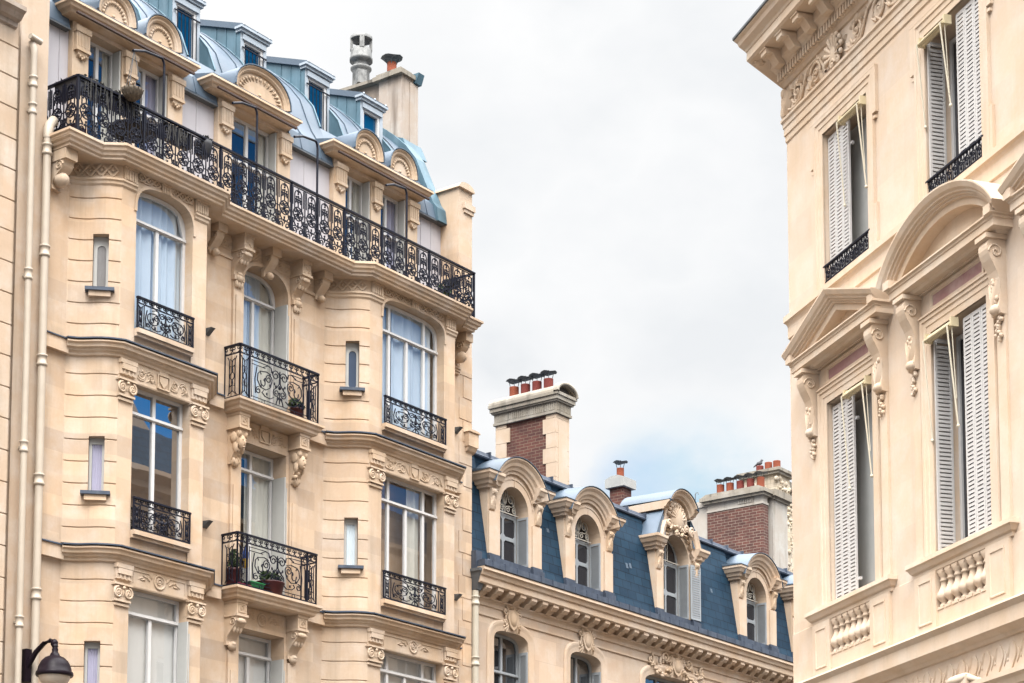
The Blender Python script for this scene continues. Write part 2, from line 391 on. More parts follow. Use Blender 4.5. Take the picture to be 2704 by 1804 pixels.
def console(mb, u0, u1, w0, z0, z1, d, leafy=True):
    """scrolled bracket: block on top, S-curve below"""
    h = z1-z0; pr = []
    for i in range(13):
        t = i/12; x = d*(1-.78*t**.8)+d*.16*math.sin(t*PI*2.0); pr.append((w0+x, z1-h*t))
    poly = [(w0-.02, z1)]+pr+[(w0-.02, z0)]
    mb.prism_wz(poly, u0, u1)
    r = d*.26
    for u, sg in ((u0-.006, 1), (u1+.006, 1)):
        q = [(u, w0+d*.68+r*math.cos(t_)*(1-k/16), z1-h*.2+r*math.sin(t_)*(1-k/16)) for k, t_ in enumerate([PI*2*1.5*i/14 for i in range(15)])]
        mb.tube(q, .012, 5)
    if leafy:
        for k in range(3):
            c = (u0+u1)/2+(k-1)*(u1-u0)*.3; t = .45
            mb.ball(c, w0+d*.62, z1-h*.42, (u1-u0)*.15, d*.16, h*.16)
        mb.ball((u0+u1)/2, w0+d*.98, z1-h*.16, (u1-u0)*.5, d*.10, h*.10)
        mb.ball((u0+u1)/2, w0+d*.3, z0+h*.06, (u1-u0)*.3, d*.2, h*.1)
def mask_bracket(mb, u0, u1, w0, z0, z1, d, rr=rnd):
    """bracket cut as acanthus and a carved head"""
    h = z1-z0; c = (u0+u1)/2; b = u1-u0
    mb.prism_wz([(w0-.02, z1), (w0+d*.95, z1), (w0+d*.85, z1-h*.25), (w0+d*.6, z1-h*.6), (w0+d*.25, z0+h*.1), (w0+d*.2, z0), (w0-.02, z0)], u0+.02, u1-.02)
    mb.ball(c, w0+d*.78, z1-h*.38, b*.32, d*.28, h*.22)
    for sg in (-1, 1):
        mb.ball(c+sg*b*.3, w0+d*.8, z1-h*.14, b*.2, d*.2, h*.12)
        mb.ball(c+sg*b*.34, w0+d*.55, z1-h*.5, b*.16, d*.2, h*.2)
        mb.ball(c+sg*b*.11, w0+d*1.0, z1-h*.33, b*.06, d*.05, h*.03)
        mb.ball(c+sg*b*.46, w0+d*.5, z1-h*.25, b*.1, d*.3, h*.16)
    mb.ball(c, w0+d*1.04, z1-h*.42, b*.06, d*.1, h*.07); mb.ball(c, w0+d*.98, z1-h*.54, b*.12, d*.08, h*.025)
    for k in range(9):
        mb.ball(c+rr.uniform(-.4, .4)*b, w0+d*rr.uniform(.3, .6), z0+h*rr.uniform(.12, .45), b*.1, d*.14, h*.06)
    for k in range(3): mb.ball(c+(k-1)*b*.24, w0+d*.32, z0+h*.1, b*.11, d*.18, h*.10)
def pot(mb, u, w, z, r, h): mb.lathe(u, w, [(r*.96, z), (r, z+h*.1), (r*.97, z+h*.84), (r*1.06, z+h*.86), (r*1.06, z+h), (r*.86, z+h), (r*.84, z+h*.7)], 14)
def cap_disc(mb, u, w, z, r, legs=True, rp=.1, hz=.12):
    n = 16; vs = [(u, w, z+r*.16)]
    for j in range(n): an = 2*PI*j/n; q = r*(1+.07*math.cos(5*an)); vs.append((u+q*math.cos(an), w+q*math.sin(an), z+.02*math.cos(4*an)))
    mb.add(vs+[(u, w, z+r*.16-.012)], [(0, 1+j, 1+(j+1) % n) for j in range(n)]+[(n+1, 1+j, 1+(j+1) % n) for j in range(n)], False)
    if legs:
        for k in range(3):
            an = 2*PI*k/3+.4; mb.bar((u+rp*math.cos(an), w+rp*math.sin(an), z-hz), (u+r*.7*math.cos(an), w+r*.7*math.sin(an), z+.02), .008)
def foliage(mb, u, w, z, ru, rw, rz, n, s, rr=rnd, droop=0):
    for i in range(n):
        a1, a2 = rr.uniform(0, 2*PI), math.acos(rr.uniform(-1, 1)); q = rr.uniform(.35, 1)**.6
        c = (u+ru*q*math.sin(a2)*math.cos(a1), w+rw*q*math.sin(a2)*math.sin(a1), z+rz*q*math.cos(a2)-droop*rr.random())
        d = Vector((rr.uniform(-1, 1), rr.uniform(-1, 1), rr.uniform(-1, .6))).normalized(); e = d.cross(Vector((rr.uniform(-1, 1), rr.uniform(-1, 1), .3))).normalized()
        k = s*rr.uniform(.6, 1.3); C = Vector(c)
        mb.add([tuple(C-d*k), tuple(C+e*k*.45), tuple(C+d*k), tuple(C-e*k*.45)], [(0, 1, 2, 3)])

# ------------------------------------------------------------------ windows
def casement(parent, u0, u1, z0, z1, w, cols, rows, fw=.055, arch=None, pane='glass', curtain=None, depth=.55, name='window', mat='white', push=None, gap=.0, wav=.05):
    """cols / rows: inner division lines; arch=(rise, n)"""
    def MBp():
        m = MB()
        if push: m.push(*push)
        return m
    rise, n = arch or (0, 2)
    zs = z1-rise
    uc, ah = (u0+u1)/2, (u1-u0)/2
    def top(u, ins=0):
        if not arch: return z1-ins
        x = min(1, abs(u-uc)/max(1e-6, ah-ins)); return zs+(rise-ins)*(1-x**n)**(1/n)
    outer = archpoly(u0, u1, z0, zs, rise, n) if arch else rect(u0, u1, z0, z1)
    zz = [z0]+list(rows)+[z1]; holes = []
    for j in range(len(zz)-1):
        us = [u0]+list(cols[j] if cols and isinstance(cols[0], (list, tuple)) else cols)+[u1]
        for i in range(len(us)-1):
            a_ = us[i]+(fw if i == 0 else fw*.55); b_ = us[i+1]-(fw if i == len(us)-2 else fw*.55)
            c_ = zz[j]+(fw*1.2 if j == 0 else fw*.6)
            if j < len(zz)-2: holes.append(rect(a_, b_, c_, zz[j+1]-fw*.6))
            else:
                tp = [(a_+(b_-a_)*k/10, max(c_+.01, top(a_+(b_-a_)*k/10, fw))) for k in range(11)] if arch else [(a_, z1-fw), (b_, z1-fw)]
                holes.append([(a_, c_), (b_, c_)]+tp[::-1])
    f = MBp().prism(outer, w-.05, w, holes)
    for r in rows: f.box(u0+.01, u1-.01, w, w+.03, r-fw*.35, r+fw*.35)
    fo = f.build(name, mat, parent)
    MBp().plate(outer, w-.03).build('pane', pane, fo)
    if pane == 'glass':
        if curtain:
            zc = [z0+.02, z1-.02]; n_ = 60
            for (p, q, cm) in curtain:
                ua, ub = u0+(u1-u0)*p, u0+(u1-u0)*q
                A = []; B = []; K = int(14+40*(q-p)); ph = rnd.random()*6
                for k in range(K+1):
                    t = k/K; uu = ua+(ub-ua)*t; dw = wav*math.sin(t*(q-p)*46+ph+math.sin(t*9+ph))*.55
                    ztop = (top(uu, .02) if arch else z1-.02); A.append((uu+.05*gap*math.sin(ph), w-.095+dw, z0+.01)); B.append((uu, w-.095+dw, ztop))
                MBp().strip(A, B).build('curtain', cm, fo)
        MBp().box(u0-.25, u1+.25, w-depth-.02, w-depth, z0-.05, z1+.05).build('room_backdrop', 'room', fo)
    return fo
def louvre(mb, u0, u1, z0, z1, w, panels=1, pitch=.05, fr=.04, th=.03):
    """louvred shutter leaf in the plane w"""
    W = (u1-u0)/panels
    for p in range(panels):
        a_, b_ = u0+W*p, u0+W*(p+1)-.006
        mb.box(a_, a_+fr, w-th, w, z0, z1); mb.box(b_-fr, b_, w-th, w, z0, z1)
        mb.box(a_+fr, b_-fr, w-th, w, z0, z0+fr*1.5); mb.box(a_+fr, b_-fr, w-th, w, z1-fr*1.5, z1)
        z = z0+fr*1.5+.01
        while z < z1-fr*1.5-pitch*.7:
            mb.add([(a_+fr, w-.004, z), (b_-fr, w-.004, z), (b_-fr, w-th+.004, z+pitch*1.02), (a_+fr, w-th+.004, z+pitch*1.02)], [(0, 1, 2, 3)])
            mb.add([(a_+fr, w-.004, z), (b_-fr, w-.004, z), (b_-fr, w-.004, z+pitch*.66), (a_+fr, w-.004, z+pitch*.66)], [(0, 1, 2, 3)])
            z += pitch
# ------------------------------------------------------------------ ironwork
def curves(mb, cs, w, r, sx=1, ox=0, oz=0, n=4):
    for c in cs: mb.tube([(ox+sx*x, w, oz+z) for x, z in c], r, n)
def fleur(mb, x, w, z, s, up=1, r=.006):
    curves(mb, [[(x, z), (x, z+up*s)], [(x-s*.32, z+up*s*.35), (x-s*.28, z+up*s*.6), (x, z+up*s*.45), (x+s*.28, z+up*s*.6), (x+s*.32, z+up*s*.35)]], w, r)
    mb.ball(x, w, z+up*s, r*1.9, None, None, 5, 3); mb.ball(x, w, z+up*s*.45, r*1.9, None, None, 5, 3)
def balcony_unit(mb, x0, wd, w, h, r=.0122):
    """one motif of the long top balcony: round scroll rosette, arched spear above, scroll feet"""
    c = x0+wd/2; q = wd*.5; zc = h*.455; R1 = q*.70
    curves(mb, [[(x0, 0), (x0, h)], arc(c, zc, R1, 0, 360, 16)], w, r)
    curves(mb, [[(c-q*.52, zc+R1*.74), (c-q*.52, h*.84)]+arc(c, h*.84, q*.52, 180, 0, 8)[1:-1]+[(c+q*.52, h*.84), (c+q*.52, zc+R1*.74)]], w, r*.95)
    for sx in (-1, 1):
        def mm(pts): return [(c+sx*(x-c), z) for x, z in pts]
        curves(mb, [mm(spiral(c+R1*.46, zc+R1*.40, R1*.44, R1*.08, R_(215), -1.4, 13)), mm(spiral(c+R1*.46, zc-R1*.40, R1*.44, R1*.08, R_(145), 1.4, 13)),
                    mm(spiral(c+q*.50, h*.105, q*.46, q*.09, R_(110), -1.7, 16)), mm([(c+R1*.72, zc-R1*.7), (c+q*.62, h*.27), (c+q*.36, h*.20)])], w, r)
        curves(mb, [[(c+sx*R1, zc), (c+sx*q, zc)], [(c+sx*q*.78, h*.62), (c+sx*q*.78, h*.97)], [(c+sx*q*.80, h*.33), (c+sx*q*.80, 0)]], w, r*.85)
        fleur(mb, c+sx*q*.78, w, h*.21, h*.12, 1, r*.85); fleur(mb, c+sx*q*.27, w, h*.70, h*.10, 1, r*.8)
    fleur(mb, c, w, zc+R1, h*.22, 1, r); fleur(mb, c, w, h*.13, h*.13, 1, r*.9); fleur(mb, c, w, h*.97, h*.10, -1, r*.9)
    mb.ball(c, w, zc, r*2.6, None, None, 6, 4)
def cres(mb, x0, x1, w, z0, z1, n, r):
    """top band of linked crescents"""
    L = (x1-x0)/n
    for i in range(n):
        c = x0+L*(i+.5); h = z1-z0
        curves(mb, [arc(c, z1-h*.2, L*.62, 195, 345, 8, h*.75), spiral(c-L*.3, z1-h*.32, L*.24, L*.05, R_(200), -1.1, 9), [(c+(c-x), z) for x, z in spiral(c-L*.3, z1-h*.32, L*.24, L*.05, R_(200), -1.1, 9)]], w, r)
def lyre(mb, c, w, z0, h, hw, r):
    """centre composition of big mirrored scrolls"""
    for sx in (1, -1):
        def m(pts): return [(c+sx*x*hw, z0+z*h) for x, z in pts]
        cs = [m(spiral(.16, .80, .15, .03, R_(180), -1.5, 16)), m([(.01, .8), (.02, .6), (.10, .50), (.16, .44)]), m(spiral(.13, .33, .12, .025, R_(70), -1.6, 16)),
              m(spiral(.42, .62, .14, .03, R_(210), -1.6, 16)), m([(.30, .57), (.36, .40), (.52, .30), (.72, .33), (.84, .5), (.82, .68), (.74, .75), (.70, .68)]),
              m([(.56, .62), (.55, .45), (.60, .38), (.70, .42), (.72, .52)]), m([(.30, .83), (.33, .95), (.45, .98), (.62, .90)]), m([(.22, .18), (.36, .10), (.55, .12), (.66, .2), (.60, .27)]),
              m([(.02, .22), (.10, .12), (.14, 0)]), m([(.34, .76), (.5, .8), (.75, .76)]), m(spiral(.80, .22, .10, .03, R_(100), -1.3, 12)), m([(.9, .12), (.93, .5), (.86, .85)])]
        curves(mb, cs, w, r)
        for x, z in ((.20, .56), (.36, .46), (.58, .56), (.70, .36), (.14, .5), (.3, .86), (.48, .2)): mb.ball(c+sx*x*hw, w, z0+z*h, r*2.2, r*1.4, r*3, 5, 3)
    fleur(mb, c, w, z0+h*.05, h*.3, 1, r); fleur(mb, c, w, z0+h*.95, h*.3, -1, r)
    mb.ball(c, w, z0+h*.5, r*3, None, r*4, 6, 4)
def spear_panel(mb, x0, x1, w, z0, h, r):
    c = (x0+x1)/2; b = (x1-x0)/2
    curves(mb, [[(x0+b*.35, z0+h*.06), (x0+b*.55, z0+h*.14), (x0+b*.55, z0+h*.86), (x0+b*.3, z0+h*.95)], [(x1-b*.35, z0+h*.06), (x1-b*.55, z0+h*.14), (x1-b*.55, z0+h*.86), (x1-b*.3, z0+h*.95)],
                arc(c, z0+h*.5, b*.33, 0, 360, 12, h*.085), [(c-b*.4, z0+h*.1), (c, z0+h*.16), (c+b*.4, z0+h*.1)], [(c-b*.4, z0+h*.9), (c, z0+h*.85), (c+b*.4, z0+h*.9)]], w, r)
    fleur(mb, c, w, z0+h*.59, h*.25, 1, r); fleur(mb, c, w, z0+h*.41, h*.25, -1, r)
    for z in (.36, .64): mb.ball(c, w, z0+h*z, r*2.4, None, r*6, 5, 3)
def rail_frame(mb, x0, x1, w, h, r=.011, posts=True):
    mb.box(x0-.01, x1+.01, w-.028, w+.028, h-.03, h); mb.box(x0, x1, w-.012, w+.012, .0, .025)
    if posts: mb.box(x0-.012, x0+.012, w-.012, w+.012, 0, h); mb.box(x1-.012, x1+.012, w-.012, w+.012, 0, h)
def window_rail(mb, x0, x1, w, z, h, r=.0105):
    mb.push(0, 0, z); rail_frame(mb, x0, x1, w, h)
    mb.box(x0, x1, w-.009, w+.009, h*.78, h*.805)
    n = max(5, int((x1-x0)/.15)); cres(mb, x0, x1, w, h*.80, h*.95, n, r*.8)
    e = (x1-x0)*.10
    spear_panel(mb, x0, x0+e*1.1, w, 0, h*.78, r*.8); spear_panel(mb, x1-e*1.1, x1, w, 0, h*.78, r*.8)
    mb.box(x0+e*1.1, x0+e*1.1+.014, w-.008, w+.008, 0, h*.8); mb.box(x1-e*1.1-.014, x1-e*1.1, w-.008, w+.008, 0, h*.8)
    lyre(mb, (x0+x1)/2, w, h*.03, h*.74, (x1-x0)/2-e*1.15, r)
    mb.pop()
# ================================================================== LEFT APARTMENT BUILDING
LB = thing('apartment_building', 'tall cream stone apartment building with two bay windows, long iron balcony and zinc roof', 'building', FL)
BAYS = [dict(uA=0., fA=.6, fB=2.54, uB=3.14, o=(.92, 2.21), rise=.5, n=3), dict(uA=6.22, fA=6.82, fB=9.40, uB=10.0, o=(7.19, 9.06), rise=.42, n=4)]
CC = 4.62; CO = (4.04, 5.20)
def ogee(uA, fA, k=10):
    L = (fA-uA)*math.sqrt(2); c = math.sqrt(.5); out = []
    for i in range(k+1):
        t = i/k; s_ = L*t; o = -.035*math.sin(2*PI*t); out.append((uA+(s_-o)*c, (s_+o)*c))
    return out
def og_off(s_, L): return -.035*math.sin(2*PI*s_/L)
def baypath(b, pre=None, post=None):
    p = ogee(b['uA'], b['fA'])+[(b['fB'], .6), (b['uB'], 0)]
    return ([pre] if pre else [])+p+([post] if post else [])
joints = [6.07+.353*k for k in range(10)]+[10.10+.362*k for k in range(8)]+[13.47+.353*k for k in range(7)]
floors = [(6.0, 9.22), (10.13, 12.60), (13.50, 16.0)]

# main wall with the three middle window openings
mb = MB()
holes = [rect(CO[0], CO[1], 6.5, 9.15), rect(CO[0], CO[1], 9.80, 12.50), archpoly(CO[0], CO[1], 13.14, 15.35, .48, 2.6)]
mb.prism(rect(-.5, 10.27, .0, 16.2), -.35, 0, holes)
mb.build('wall', 'stoneL', LB)
mb = MB()   # side and back walls
mb.box(10.2, 10.72, -9, -.62, 0, 18.6); mb.box(-1.0, -.6, -9, -.62, 0, 18.6); mb.box(-1, 10.7, -9.3, -9.002, 0, 18.6)
mb.build('party_wall', 'render', LB)
# corner piers rising past the balcony
mb = MB(); mb.box(10.27, 10.72, -.62, 0, 0, 19.38)
for k in range(22):
    z = 9.0+.46*k
    if z < 15.6: mb.box(10.30+(.13 if k % 2 else 0), 10.717, -.1, .012, z+.012, z+.448)
mb.prism([(10.22, 19.38), (10.74, 19.38)]+arc(10.48, 19.38, .26, 0, 180, 10, .14)[1:-1], -.68, .06)
mb.box(10.40, 10.76, -.2, .06, 18.98, 19.10); mb.box(10.43, 10.74, -.2, .035, 18.90, 18.98)
mb.build('corner_pier', 'stoneL', LB)
mb = MB(); mb.box(-1.06, -.5, -.7, .0, 0, 24.5)
mb.build('corner_pier', 'stoneN', LB)
mb = MB(); mb.box(10.47, 10.79, -.25, .13, 13.98, 14.27)
mb.prism([(10.44, 14.27), (10.82, 14.27)]+arc(10.63, 14.27, .19, 0, 180, 8, .05)[1:-1], -.26, .16)
mb.prism_wz([(-.2, 13.98), (.12, 13.98), (.07, 13.90), (.0, 13.86), (-.2, 13.84)], 10.49, 10.77)
mb.build('pier_cap', 'stoneL', LB)

def bay_wall(b):
    mb = MB(); L = .6*math.sqrt(2)
    slots = [(.40, .655, 13.98+.08, 14.98), (.40, .655, 10.68, 11.60), (.40, .655, 7.30, 8.25)]
    ss = sorted(set([L*i/10 for i in range(11)]+[.40, .655])); zs = {0., 16.2}
    for j in joints: zs |= {j-.014, j, j+.014}
    for q in slots: zs |= {q[2], q[3]}
    zs = sorted(zs); js = set(joints)
    mb.push(b['uA'], 0, 0, 45)
    def pt(s_, z): return (s_, og_off(s_, L)-(.022 if z in js else 0), z)
    for i in range(len(ss)-1):
        for k in range(len(zs)-1):
            sm, zm = (ss[i]+ss[i+1])/2, (zs[k]+zs[k+1])/2
            if any(q[0] < sm < q[1] and q[2] < zm < q[3] for q in slots): continue
            mb.add([pt(ss[i], zs[k]), pt(ss[i+1], zs[k]), pt(ss[i+1], zs[k+1]), pt(ss[i], zs[k+1])], [(0, 1, 2, 3)])
    for (a_, b_, c_, d_) in slots:
        f = lambda s_: og_off(s_, L)
        for s_ in (a_, b_): mb.add([(s_, f(s_)+.001, c_), (s_, f(s_)+.001, d_), (s_, -.22, d_), (s_, -.22, c_)], [(0, 1, 2, 3)])
        for z in (c_, d_): mb.add([(a_, f(a_), z), (b_, f(b_), z), (b_, -.22, z), (a_, -.22, z)], [(0, 1, 2, 3)])
    mb.pop()
    hs = [rect(b['o'][0], b['o'][1], 6.4, 9.22), rect(b['o'][0], b['o'][1], 9.80, 12.60), archpoly(b['o'][0], b['o'][1], 13.19, 16.0-b['rise'], b['rise'], b['n'])]
    mb.prism(rect(b['fA'], b['fB'], 0, 16.2), .30, .6, hs)
    mb.push(b['fB'], .6, 0, -45); mb.box(0, L, -.1, 0, 0, 16.2); mb.pop()
    mb.prism_uw([(b['uA']+.3, .02), (b['fA']+.2, .3), (b['fB']-.2, .3), (b['uB']-.3, .02)], 16.10, 16.16)
    return mb.build('bay', 'stoneL', LB)
def slot_window(b, z0, z1, kind, bay):
    L = .6*math.sqrt(2); P = (b['uA'], 0, 0, 45)
    c0, c1 = .405, .65
    mb = MB().push(*P)
    if kind == 'stadium':
        r = .072; c = (c0+c1)/2+.01; hole = arc(c, z0+.12, r, 180, 360, 10)+arc(c, z1-.22, r, 0, 180, 10)
        mb.prism(rect(c0, c1, z0, z1), -.15, -.12, [hole]); fo = mb.build('slot_window', 'greyp', bay)
        MB().push(*P).plate(rect(c0, c1, z0, z1), -.135).build('pane', 'slotb' if b is BAYS[1] else 'slotg', fo)
        if b is BAYS[0]:
            m2 = MB().push(*P); A = [(c-.06+.12*k/8, -.131+.004*math.sin(k*2.2), z0+.1) for k in range(9)]; m2.strip(A, [(x, y, z1-.16) for x, y, z in A]); m2.build('curtain', 'slotg', fo)
    else:
        hole = rect(c0+.045, c1-.04, z0+.05, z1-.10)
        mb.prism(rect(c0, c1, z0, z1), -.15, -.11, [hole]); fo = mb.build('slot_window', 'greyp', bay)
        MB().push(*P).plate(rect(c0, c1, z0, z1), -.14).build('pane', 'glassd', fo)
        m2 = MB().push(*P); A = [(c0+.05+(c1-c0-.09)*k/14, -.132+.008*math.sin(k*1.9), z0+.05) for k in range(15)]; m2.strip(A, [(x, y, z1-.1) for x, y, z in A]); m2.build('curtain', 'curtv' if b is BAYS[0] else 'curt', fo)
    mb = MB().push(*P); mb.box(.29, .76, -.1, .125, z0-.06, z0-.005); mb.build('slot_sill', 'lead', fo)
    mb = MB().push(*P); mb.box(.35, .70, -.05, .09, z0-.15, z0-.062); mb.build('sill_block', 'stoneL', fo)
def shield_frieze(mb, u0, u1, z0, z1, w):
    c = (u0+u1)/2; h = z1-z0
    q = .14
    mb.sweepz([(0, w), (0, w+.03), (-.02, w+.03), (-.02, w)], [(c-q, z0), (c-q, z1-.02), (c+q, z1-.02), (c+q, z0), (c-q, z0)], cap=False)
    mb.box(c-.1, c+.1, w-.01, w+.02, z1-.02, z1+.05)
    mb.prism([(c-.09, z1-.06), (c+.09, z1-.06), (c+.085, z0+.12), (c, z0+.03), (c-.085, z0+.12)], w-.01, w+.025)
    for sg in (-1, 1): rinceau(mb, min(c+sg*q, u0 if sg < 0 else u1)+.03, max(c+sg*q, u0 if sg < 0 else u1)-.03, (z0+z1)/2, h*.85, w+.004, 2, .016)
def medal_frieze(mb, u0, u1, z0, z1, w):
    c = (u0+u1)/2; h = z1-z0; r = h*.42; zc = (z0+z1)/2
    mb.tube(flat(arc(c, zc, r, 0, 360, 18)[:-1], w+.005), .02, 6, closed=True)
    scroll_rel(mb, c, zc, r*.62, w+.004, 0, 1.5, .018)
    for sg in (-1, 1):
        for k in range(5): mb.leaf(c+sg*(r+.05+k*.05), zc+.02*(-1)**k, w, R_(90-sg*(40+k*18)), h*.42, h*.10, .02)
        x0, x1 = sorted((c+sg*(r+.12), c+sg*((u1-u0)/2-.03)))
        mb.box(x0, x1, w-.005, w+.014, z1-.045, z1-.025)
        mb.bar((x1 if sg > 0 else x0, w+.004, z0+.03), (x1 if sg > 0 else x0, w+.004, z1-.04), .008)
CORN = [(0, .0), (.20, -.035), (.205, -.06), (.165, -.085), (.155, -.13), (.11, -.14), (.095, -.175), (.055, -.20), (.045, -.235), (.0, -.25)]
def lattice(mb, x0, x1, z0, z1, w, n, off=lambda x: 0):
    L = (x1-x0)/n
    for i in range(n+1):
        for d in (1, -1):
            xa, xb = x0+L*(i-.5), x0+L*(i+.5)
            za, zb = (z0, z1) if d > 0 else (z1, z0)
            p = []
            for k in range(5):
                t = k/4; x = xa+(xb-xa)*t
                if x0-.001 <= x <= x1+.001: p.append((x, w+off(x)+.004*d, za+(zb-za)*t))
            if len(p) > 1: mb.tube(p, .022, 4)
        if i < n: mb.ball(x0+L*(i+.5), w+off(x0+L*(i+.5)), (z0+z1)/2, .03, .02, .03, 6, 4)
    for z in (z0, z1):
        mb.tube([(x0+(x1-x0)*k/6, w+off(x0+(x1-x0)*k/6), z) for k in range(7)], .012, 4)

for bi, b in enumerate(BAYS):
    bay = bay_wall(b); fA, fB, (o0, o1) = b['fA'], b['fB'], b['o']; L = .6*math.sqrt(2)
    slot_window(b, 14.06, 14.98, 'stadium', bay); slot_window(b, 10.68, 11.60, 'rect', bay); slot_window(b, 7.30, 8.25, 'rect', bay)
    for zt in (13.17, 9.78):
        mb = MB(); mb.sweep([(o, zt+z) for o, z in CORN], baypath(b)); co = mb.build('bay_cornice', 'stoneL', bay)
        mb = MB(); mb.sweep([(-.02, zt+.075), (.03, zt+.05), (.225, zt+.006), (.225, zt-.016), (.18, zt-.016)], baypath(b)); mb.build('lead_flashing', 'lead', bay)
    # entablatures, capitals, friezes
    for fi, zt in enumerate((9.55, 12.93)):
        mb = MB(); mb.box(fA+.005, fB-.005, .598, .618, zt-.33, zt)
        for (a_, c_) in ((fA+.0, o0+.01), (o1-.01, fB-.0)):
            mb.box(a_, c_, .6, .66, zt-.27, zt-.03); mb.box(a_-.015, c_+.015, .6, .685, zt-.09, zt-.02)
            mb.box(a_+.02, c_-.02, .6, .69, zt-.19, zt-.10)
            for k in range(3): mb.box(a_+.06+k*.09, a_+.09+k*.09, .6, .674, zt-.265, zt-.19)
        (shield_frieze if fi == 1 else medal_frieze)(mb, o0+.04, o1-.04, zt-.30, zt-.03, .618)
        mb.box(o0, o1, .45, .612, zt-.345, zt-.31)
        mb.build('carved_frieze', 'stoneO', bay)
        for (a_, c_) in ((fA-.01, o0-.01), (o1+.01, fB+.01)):
            mb = MB(); volute_capital(mb, a_, c_, zt-.60, zt-.34, .615); mb.box(a_+.005, c_-.005, .59, .635, zt-.70, zt-.66); mb.build('capital', 'stoneO', bay)
    # sills with recessed apron
    for zt, zs in ((9.80, 10.14), (13.19, 13.51)):
        mb = MB(); mb.box(o0+.003, o1-.003, .2, .565, zt+.06, zs-.1); mb.box(o0+.004, o1-.004, .25, .70, zs-.075, zs); mb.box(o0+.004, o1-.004, .25, .655, zs-.125, zs-.077); mb.build('sill', 'stoneL', bay)
    # top: impost band, lattice friezes
    mb = MB(); imp = [(0, 15.93), (.055, 15.925), (.06, 15.89), (.035, 15.87), (.03, 15.83), (.0, 15.80)]
    mb.sweep(imp, ogee(b['uA'], fA)+[(o0-.02, .6)]); mb.sweep(imp, [(o1+.02, .6), (fB, .6), (b['uB'], 0)])
    mb.push(b['uA'], 0, 0, 45); lattice(mb, .06, L-.06, 15.95, 16.16, .012, 4, lambda x: og_off(x, L)); mb.pop()
    pc = (o0+o1)/2
    for (a_, c_) in ((o0+.03, pc-.13), (pc+.13, o1-.03)): lattice(mb, a_, c_, 16.035, 16.175, .612, 4 if bi else 3)
    for (a_, c_) in ((fA+.02, o0-.02), (pc-.11, pc+.11), (o1+.02, fB-.02)):
        zb = 15.94 if abs(a_-(pc-.11)) > .01 else 16.0
        mb.box(a_, c_, .6, .645, zb, 16.2); mb.box(a_-.01, c_+.01, .6, .665, 16.13, 16.19)
        k = a_+.03
        while k < c_-.03: mb.box(k, k+.028, .6, .66, zb+.01, 16.1); k += .055
    mb.build('carved_frieze', 'stoneO', bay)
    # archivolt edge
    mb = MB(); mb.sweepz([(0, .595), (0, .622), (.05, .622), (.05, .595)], sup(pc, (o1-o0)/2, 16.0-b['rise'], b['rise'], b['n'])); mb.build('arch_moulding', 'stoneL', bay)
    # plain band on the wall beside the bay
for zt in (13.17, 9.78):
    for (a_, c_) in ((-.5, -.02), (3.16, 3.52), (5.74, 6.2), (10.02, 10.28)):
        so_ = MB().box(a_, c_, -.02, .10, zt-.24, zt-.02).build('string_course', 'stoneL', LB)
        MB().prism_wz([(-.01, zt+.05), (.125, zt+.0), (.125, zt-.02), (-.01, zt-.02)], a_, c_).build('flashing', 'lead', so_)
for z in (13.29, 9.91):
    mb = MB()
    for i in range(9):
        for j in range(4): mb.box(-.28+i*.026, -.268+i*.026, .0, .004, z-.05+j*.027, z-.036+j*.027)
    mb.box(-.30, -.04, -.01, .002, z-.07, z+.07)
    mb.build('vent_grille', 'stoneO', LB)

# bay windows
def lb_win():
    b = BAYS[0]; o0, o1 = b['o']; c = (o0+o1)/2
    casement(LB, o0, o1, 13.50, 15.99, .42, [[c], []], [15.44], .06, (.49, 3), 'glass', [(0.02, .47, 'curt'), (.47, .98, 'curt')])
    casement(LB, o0, o1, 10.14, 12.60, .42, [[c], [c]], [12.16], .06, None, 'glassr')
    casement(LB, o0, o1, 6.45, 9.21, .42, [[c], []], [8.82], .06, None, 'glass', [(0, 1, 'blind')], wav=.004)
    b = BAYS[1]; o0, o1 = b['o']; c = (o0+o1)/2; q0, q1 = 7.60, 8.65
    casement(LB, o0, o1, 13.50, 15.99, .42, [[q0, c, q1], [q0, q1]], [15.42], .06, (.41, 4), 'glass', [(0, .3, 'curt'), (.3, .62, 'curt'), (.62, .93, 'curt')])
    casement(LB, o0, o1, 10.14, 12.60, .42, [[q0, c, q1], [q0, q1]], [12.12], .06, None, 'glass', [(.55, .78, 'curtc')])
    casement(LB, o0, o1, 6.45, 9.21, .42, [[q0, c, q1], [q0, q1]], [8.85], .06, None, 'glass', [(0, 1, 'blind')], wav=.004)
lb_win()
# middle windows
casement(LB, CO[0], CO[1], 13.15, 15.82, -.30, [[CC], []], [15.32], .06, (.47, 2.6), 'glass', [(0, .45, 'curt'), (.45, .72, 'curt'), (.72, 1, 'curtc')])
casement(LB, CO[0], CO[1], 9.81, 12.49, -.30, [[CC], [CC]], [12.12], .06, None, 'glass', [(.0, .12, 'curtc'), (.42, 1, 'curtc')])
casement(LB, CO[0], CO[1], 6.6, 9.14, -.30, [[CC], []], [8.78], .06, None, 'glass', [(0, 1, 'blind')], wav=.004)
